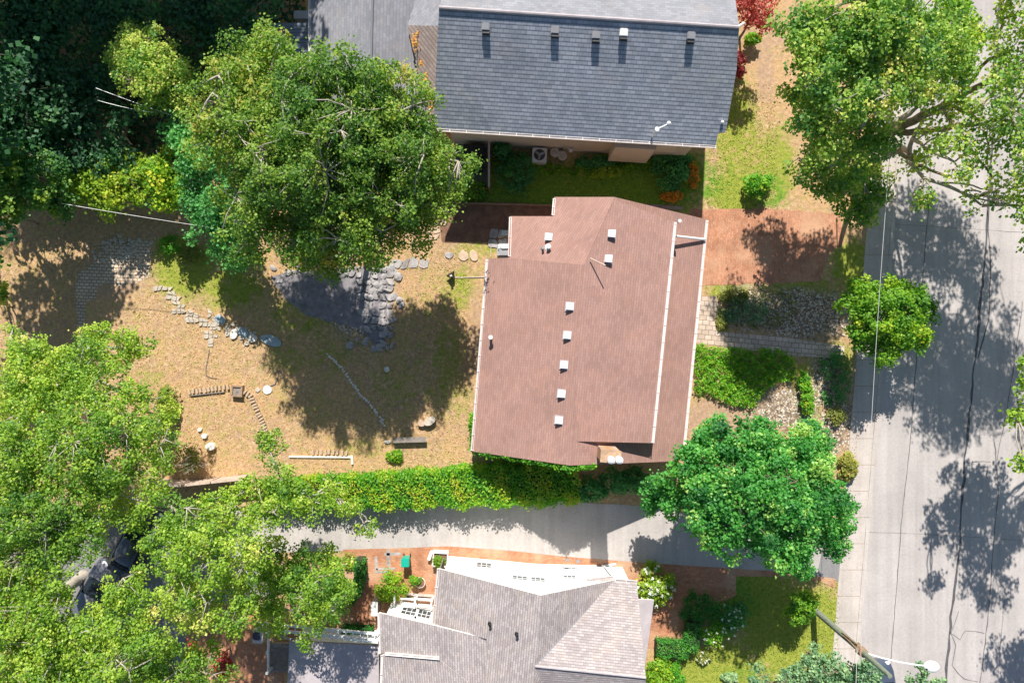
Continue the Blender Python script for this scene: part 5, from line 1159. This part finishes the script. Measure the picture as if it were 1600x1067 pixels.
shrub('shrub', 'dark green bush in the shaded right end of the side garden', 'shrub', 1045, 275, 32, 26, .9, 'leaf_teal', .14, 44, 93, tone0=.4)
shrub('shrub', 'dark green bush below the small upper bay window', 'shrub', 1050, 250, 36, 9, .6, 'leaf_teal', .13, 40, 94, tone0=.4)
shrub('flower_bed', 'drift of orange lilies nearest the brown roof', 'flowers', 1048, 308, 18, 9, .5, 'leaf_orange', .11, 30, 95, tone0=.45)
shrub('flower_bed', 'drift of orange lilies along the sunny edge of the side garden', 'flowers', 1082, 275, 8, 24, .5, 'leaf_orange', .11, 26, 96, tone0=.35)
shrub('shrub', 'tall green shrub on the grass left of the street tree', 'shrub', 1178, 292, 24, 16, 1.4, 'leaf_hedge', .14, 46, 97, tone0=.5)
shrub('shrub', 'green shrub below the red-leaved tree at the grey roof edge', 'shrub', 1172, 68, 14, 9, 1.0, 'leaf_bright', .13, 40, 99, tone0=.5)
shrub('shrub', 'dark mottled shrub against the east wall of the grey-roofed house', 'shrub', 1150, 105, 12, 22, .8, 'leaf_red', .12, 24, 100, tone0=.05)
shrub('weed', 'fresh green weed patch at the hedge below the plank bench', 'plant', 617, 712, 14, 9, .4, 'leaf_bright', .12, 40, 401, tone0=.5)
shrub('weed', 'tall weeds above the curved path at the upper left of the dry lawn', 'plant', 300, 400, 26, 12, .4, 'leaf_olive', .12, 26, 402, tone0=.6)
shrub('weed', 'dark green weeds below the bluish tree', 'plant', 268, 385, 14, 16, .5, 'leaf_hedge', .12, 26, 403, tone0=.4)
shrub('shrub', 'dry conifer-like shrub at the left of the scalloped bricks', 'shrub', 268, 632, 14, 36, 1.6, 'leaf_olive', .12, 50, 404, tone0=.55, rot=-.2)
shrub('shrub', 'bare-twigged green shrub above the old timber fence', 'shrub', 300, 715, 24, 24, 1.3, 'leaf_olive', .12, 26, 405, tone0=.5)
shrub('shrub', 'dark shrubs behind the chimney side of the brown-roofed house', 'shrub', 975, 745, 40, 20, 1.8, 'leaf_teal', .14, 60, 406, tone0=.3)
shrub('shrub', 'dark bushy growth at the right end of the long hedge', 'shrub', 920, 760, 30, 18, 1.6, 'leaf_teal', .14, 60, 407, tone0=.35)
shrub('plant', 'creeping yellow-green plant in front of the rounded patio shrub on bricks', 'plant', 548, 875, 12, 12, .5, 'leaf_olive', .1, 34, 408, tone0=.6)
bt = bmesh.new(); rr = random.Random(9)
for k in range(26):
    a = rr.uniform(0, 6.28); c = P(300, 725, 1.2); limb(bt, (c.x, c.y, .3), (c.x+math.cos(a)*rr.uniform(.3,1.2), c.y+math.sin(a)*rr.uniform(.2,.9), rr.uniform(1.2,2.2)), .022, .008, rr, .2, 4, 3)
tag(bmobj('dead_shrub', bt, M['bark_pale']), 'tangle of bare grey twigs above the old timber fence', 'shrub')

# loose ground growth: tufts and leaf litter over the lawns
r = np.random.default_rng(77); n = 42000
zones = [(0,735,330,740,.55),(1105,1215,130,325,.07),(1100,1340,440,720,.08),(1060,1310,905,1080,.14),(700,1095,235,325,.13)]
X = []; Y = []
for x0, x1, y0, y1, w in zones: k = int(n*w); X.append(r.uniform(x0, x1, k)); Y.append(r.uniform(y0, y1, k))
X = np.concatenate(X); Y = np.concatenate(Y)
g = np.maximum(blob_mask(X, Y, GREEN), blob_mask(X, Y, LUSH)); keep = (blob_mask(X, Y, SOIL)*.8 < r.random(len(X)))
hard = [[(425,432),(608,424),(598,545),(440,462)],[(118,436),(235,376),(232,436),(131,560)],[(686,316),(880,316),(880,380),(690,380)],[(1086,462),(1122,462),(1140,519),(1320,541),(1316,560),(1086,535)],[(1000,880),(1160,900),(1080,960),(1062,1010),(1000,1012)],[(1080,328),(1312,334),(1280,447),(1080,447)]]
for h_ in hard: keep &= ~np.array([inpoly(a, b, h_) for a, b in zip(X, Y)])
X, Y, g = X[keep], Y[keep], g[keep]
c = np.stack([(X-800)*S, (533.5-Y)*S, np.full(len(X), .05)], 1)
vs, qs, _ = leafcloud(c, np.full(len(c), .05), 1, .11, 78, .5, wr=.35)
vs[:, 2] = np.clip(vs[:, 2], .006, .07)
pn = np.sin(X*.071+1.3)*np.sin(Y*.083+.4)+.6*np.sin(X*.19+Y*.13)+.5*np.sin(Y*.31-X*.23)
isg = r.random(len(X)) < np.clip(g*1.0+.10*pn+.02, 0.03, .95)
M['tuft'] = leafmat('grass tufts', [(0.0,(.50,.32,.15)),(.24,(.62,.43,.21)),(.49,(.74,.56,.33)),(.52,(.14,.24,.02)),(.8,(.32,.42,.05)),(1.0,(.52,.52,.10))], .2, .02)
tn = np.where(isg, r.uniform(.52, 1, len(X)), r.uniform(0, .48, len(X)))
tag(link('grass_tufts', mesh_np('grass_tufts', vs, qs, M['tuft'], attr=tn)), 'short dry and green grass tufts over the lawns', 'grass', kind='stuff')
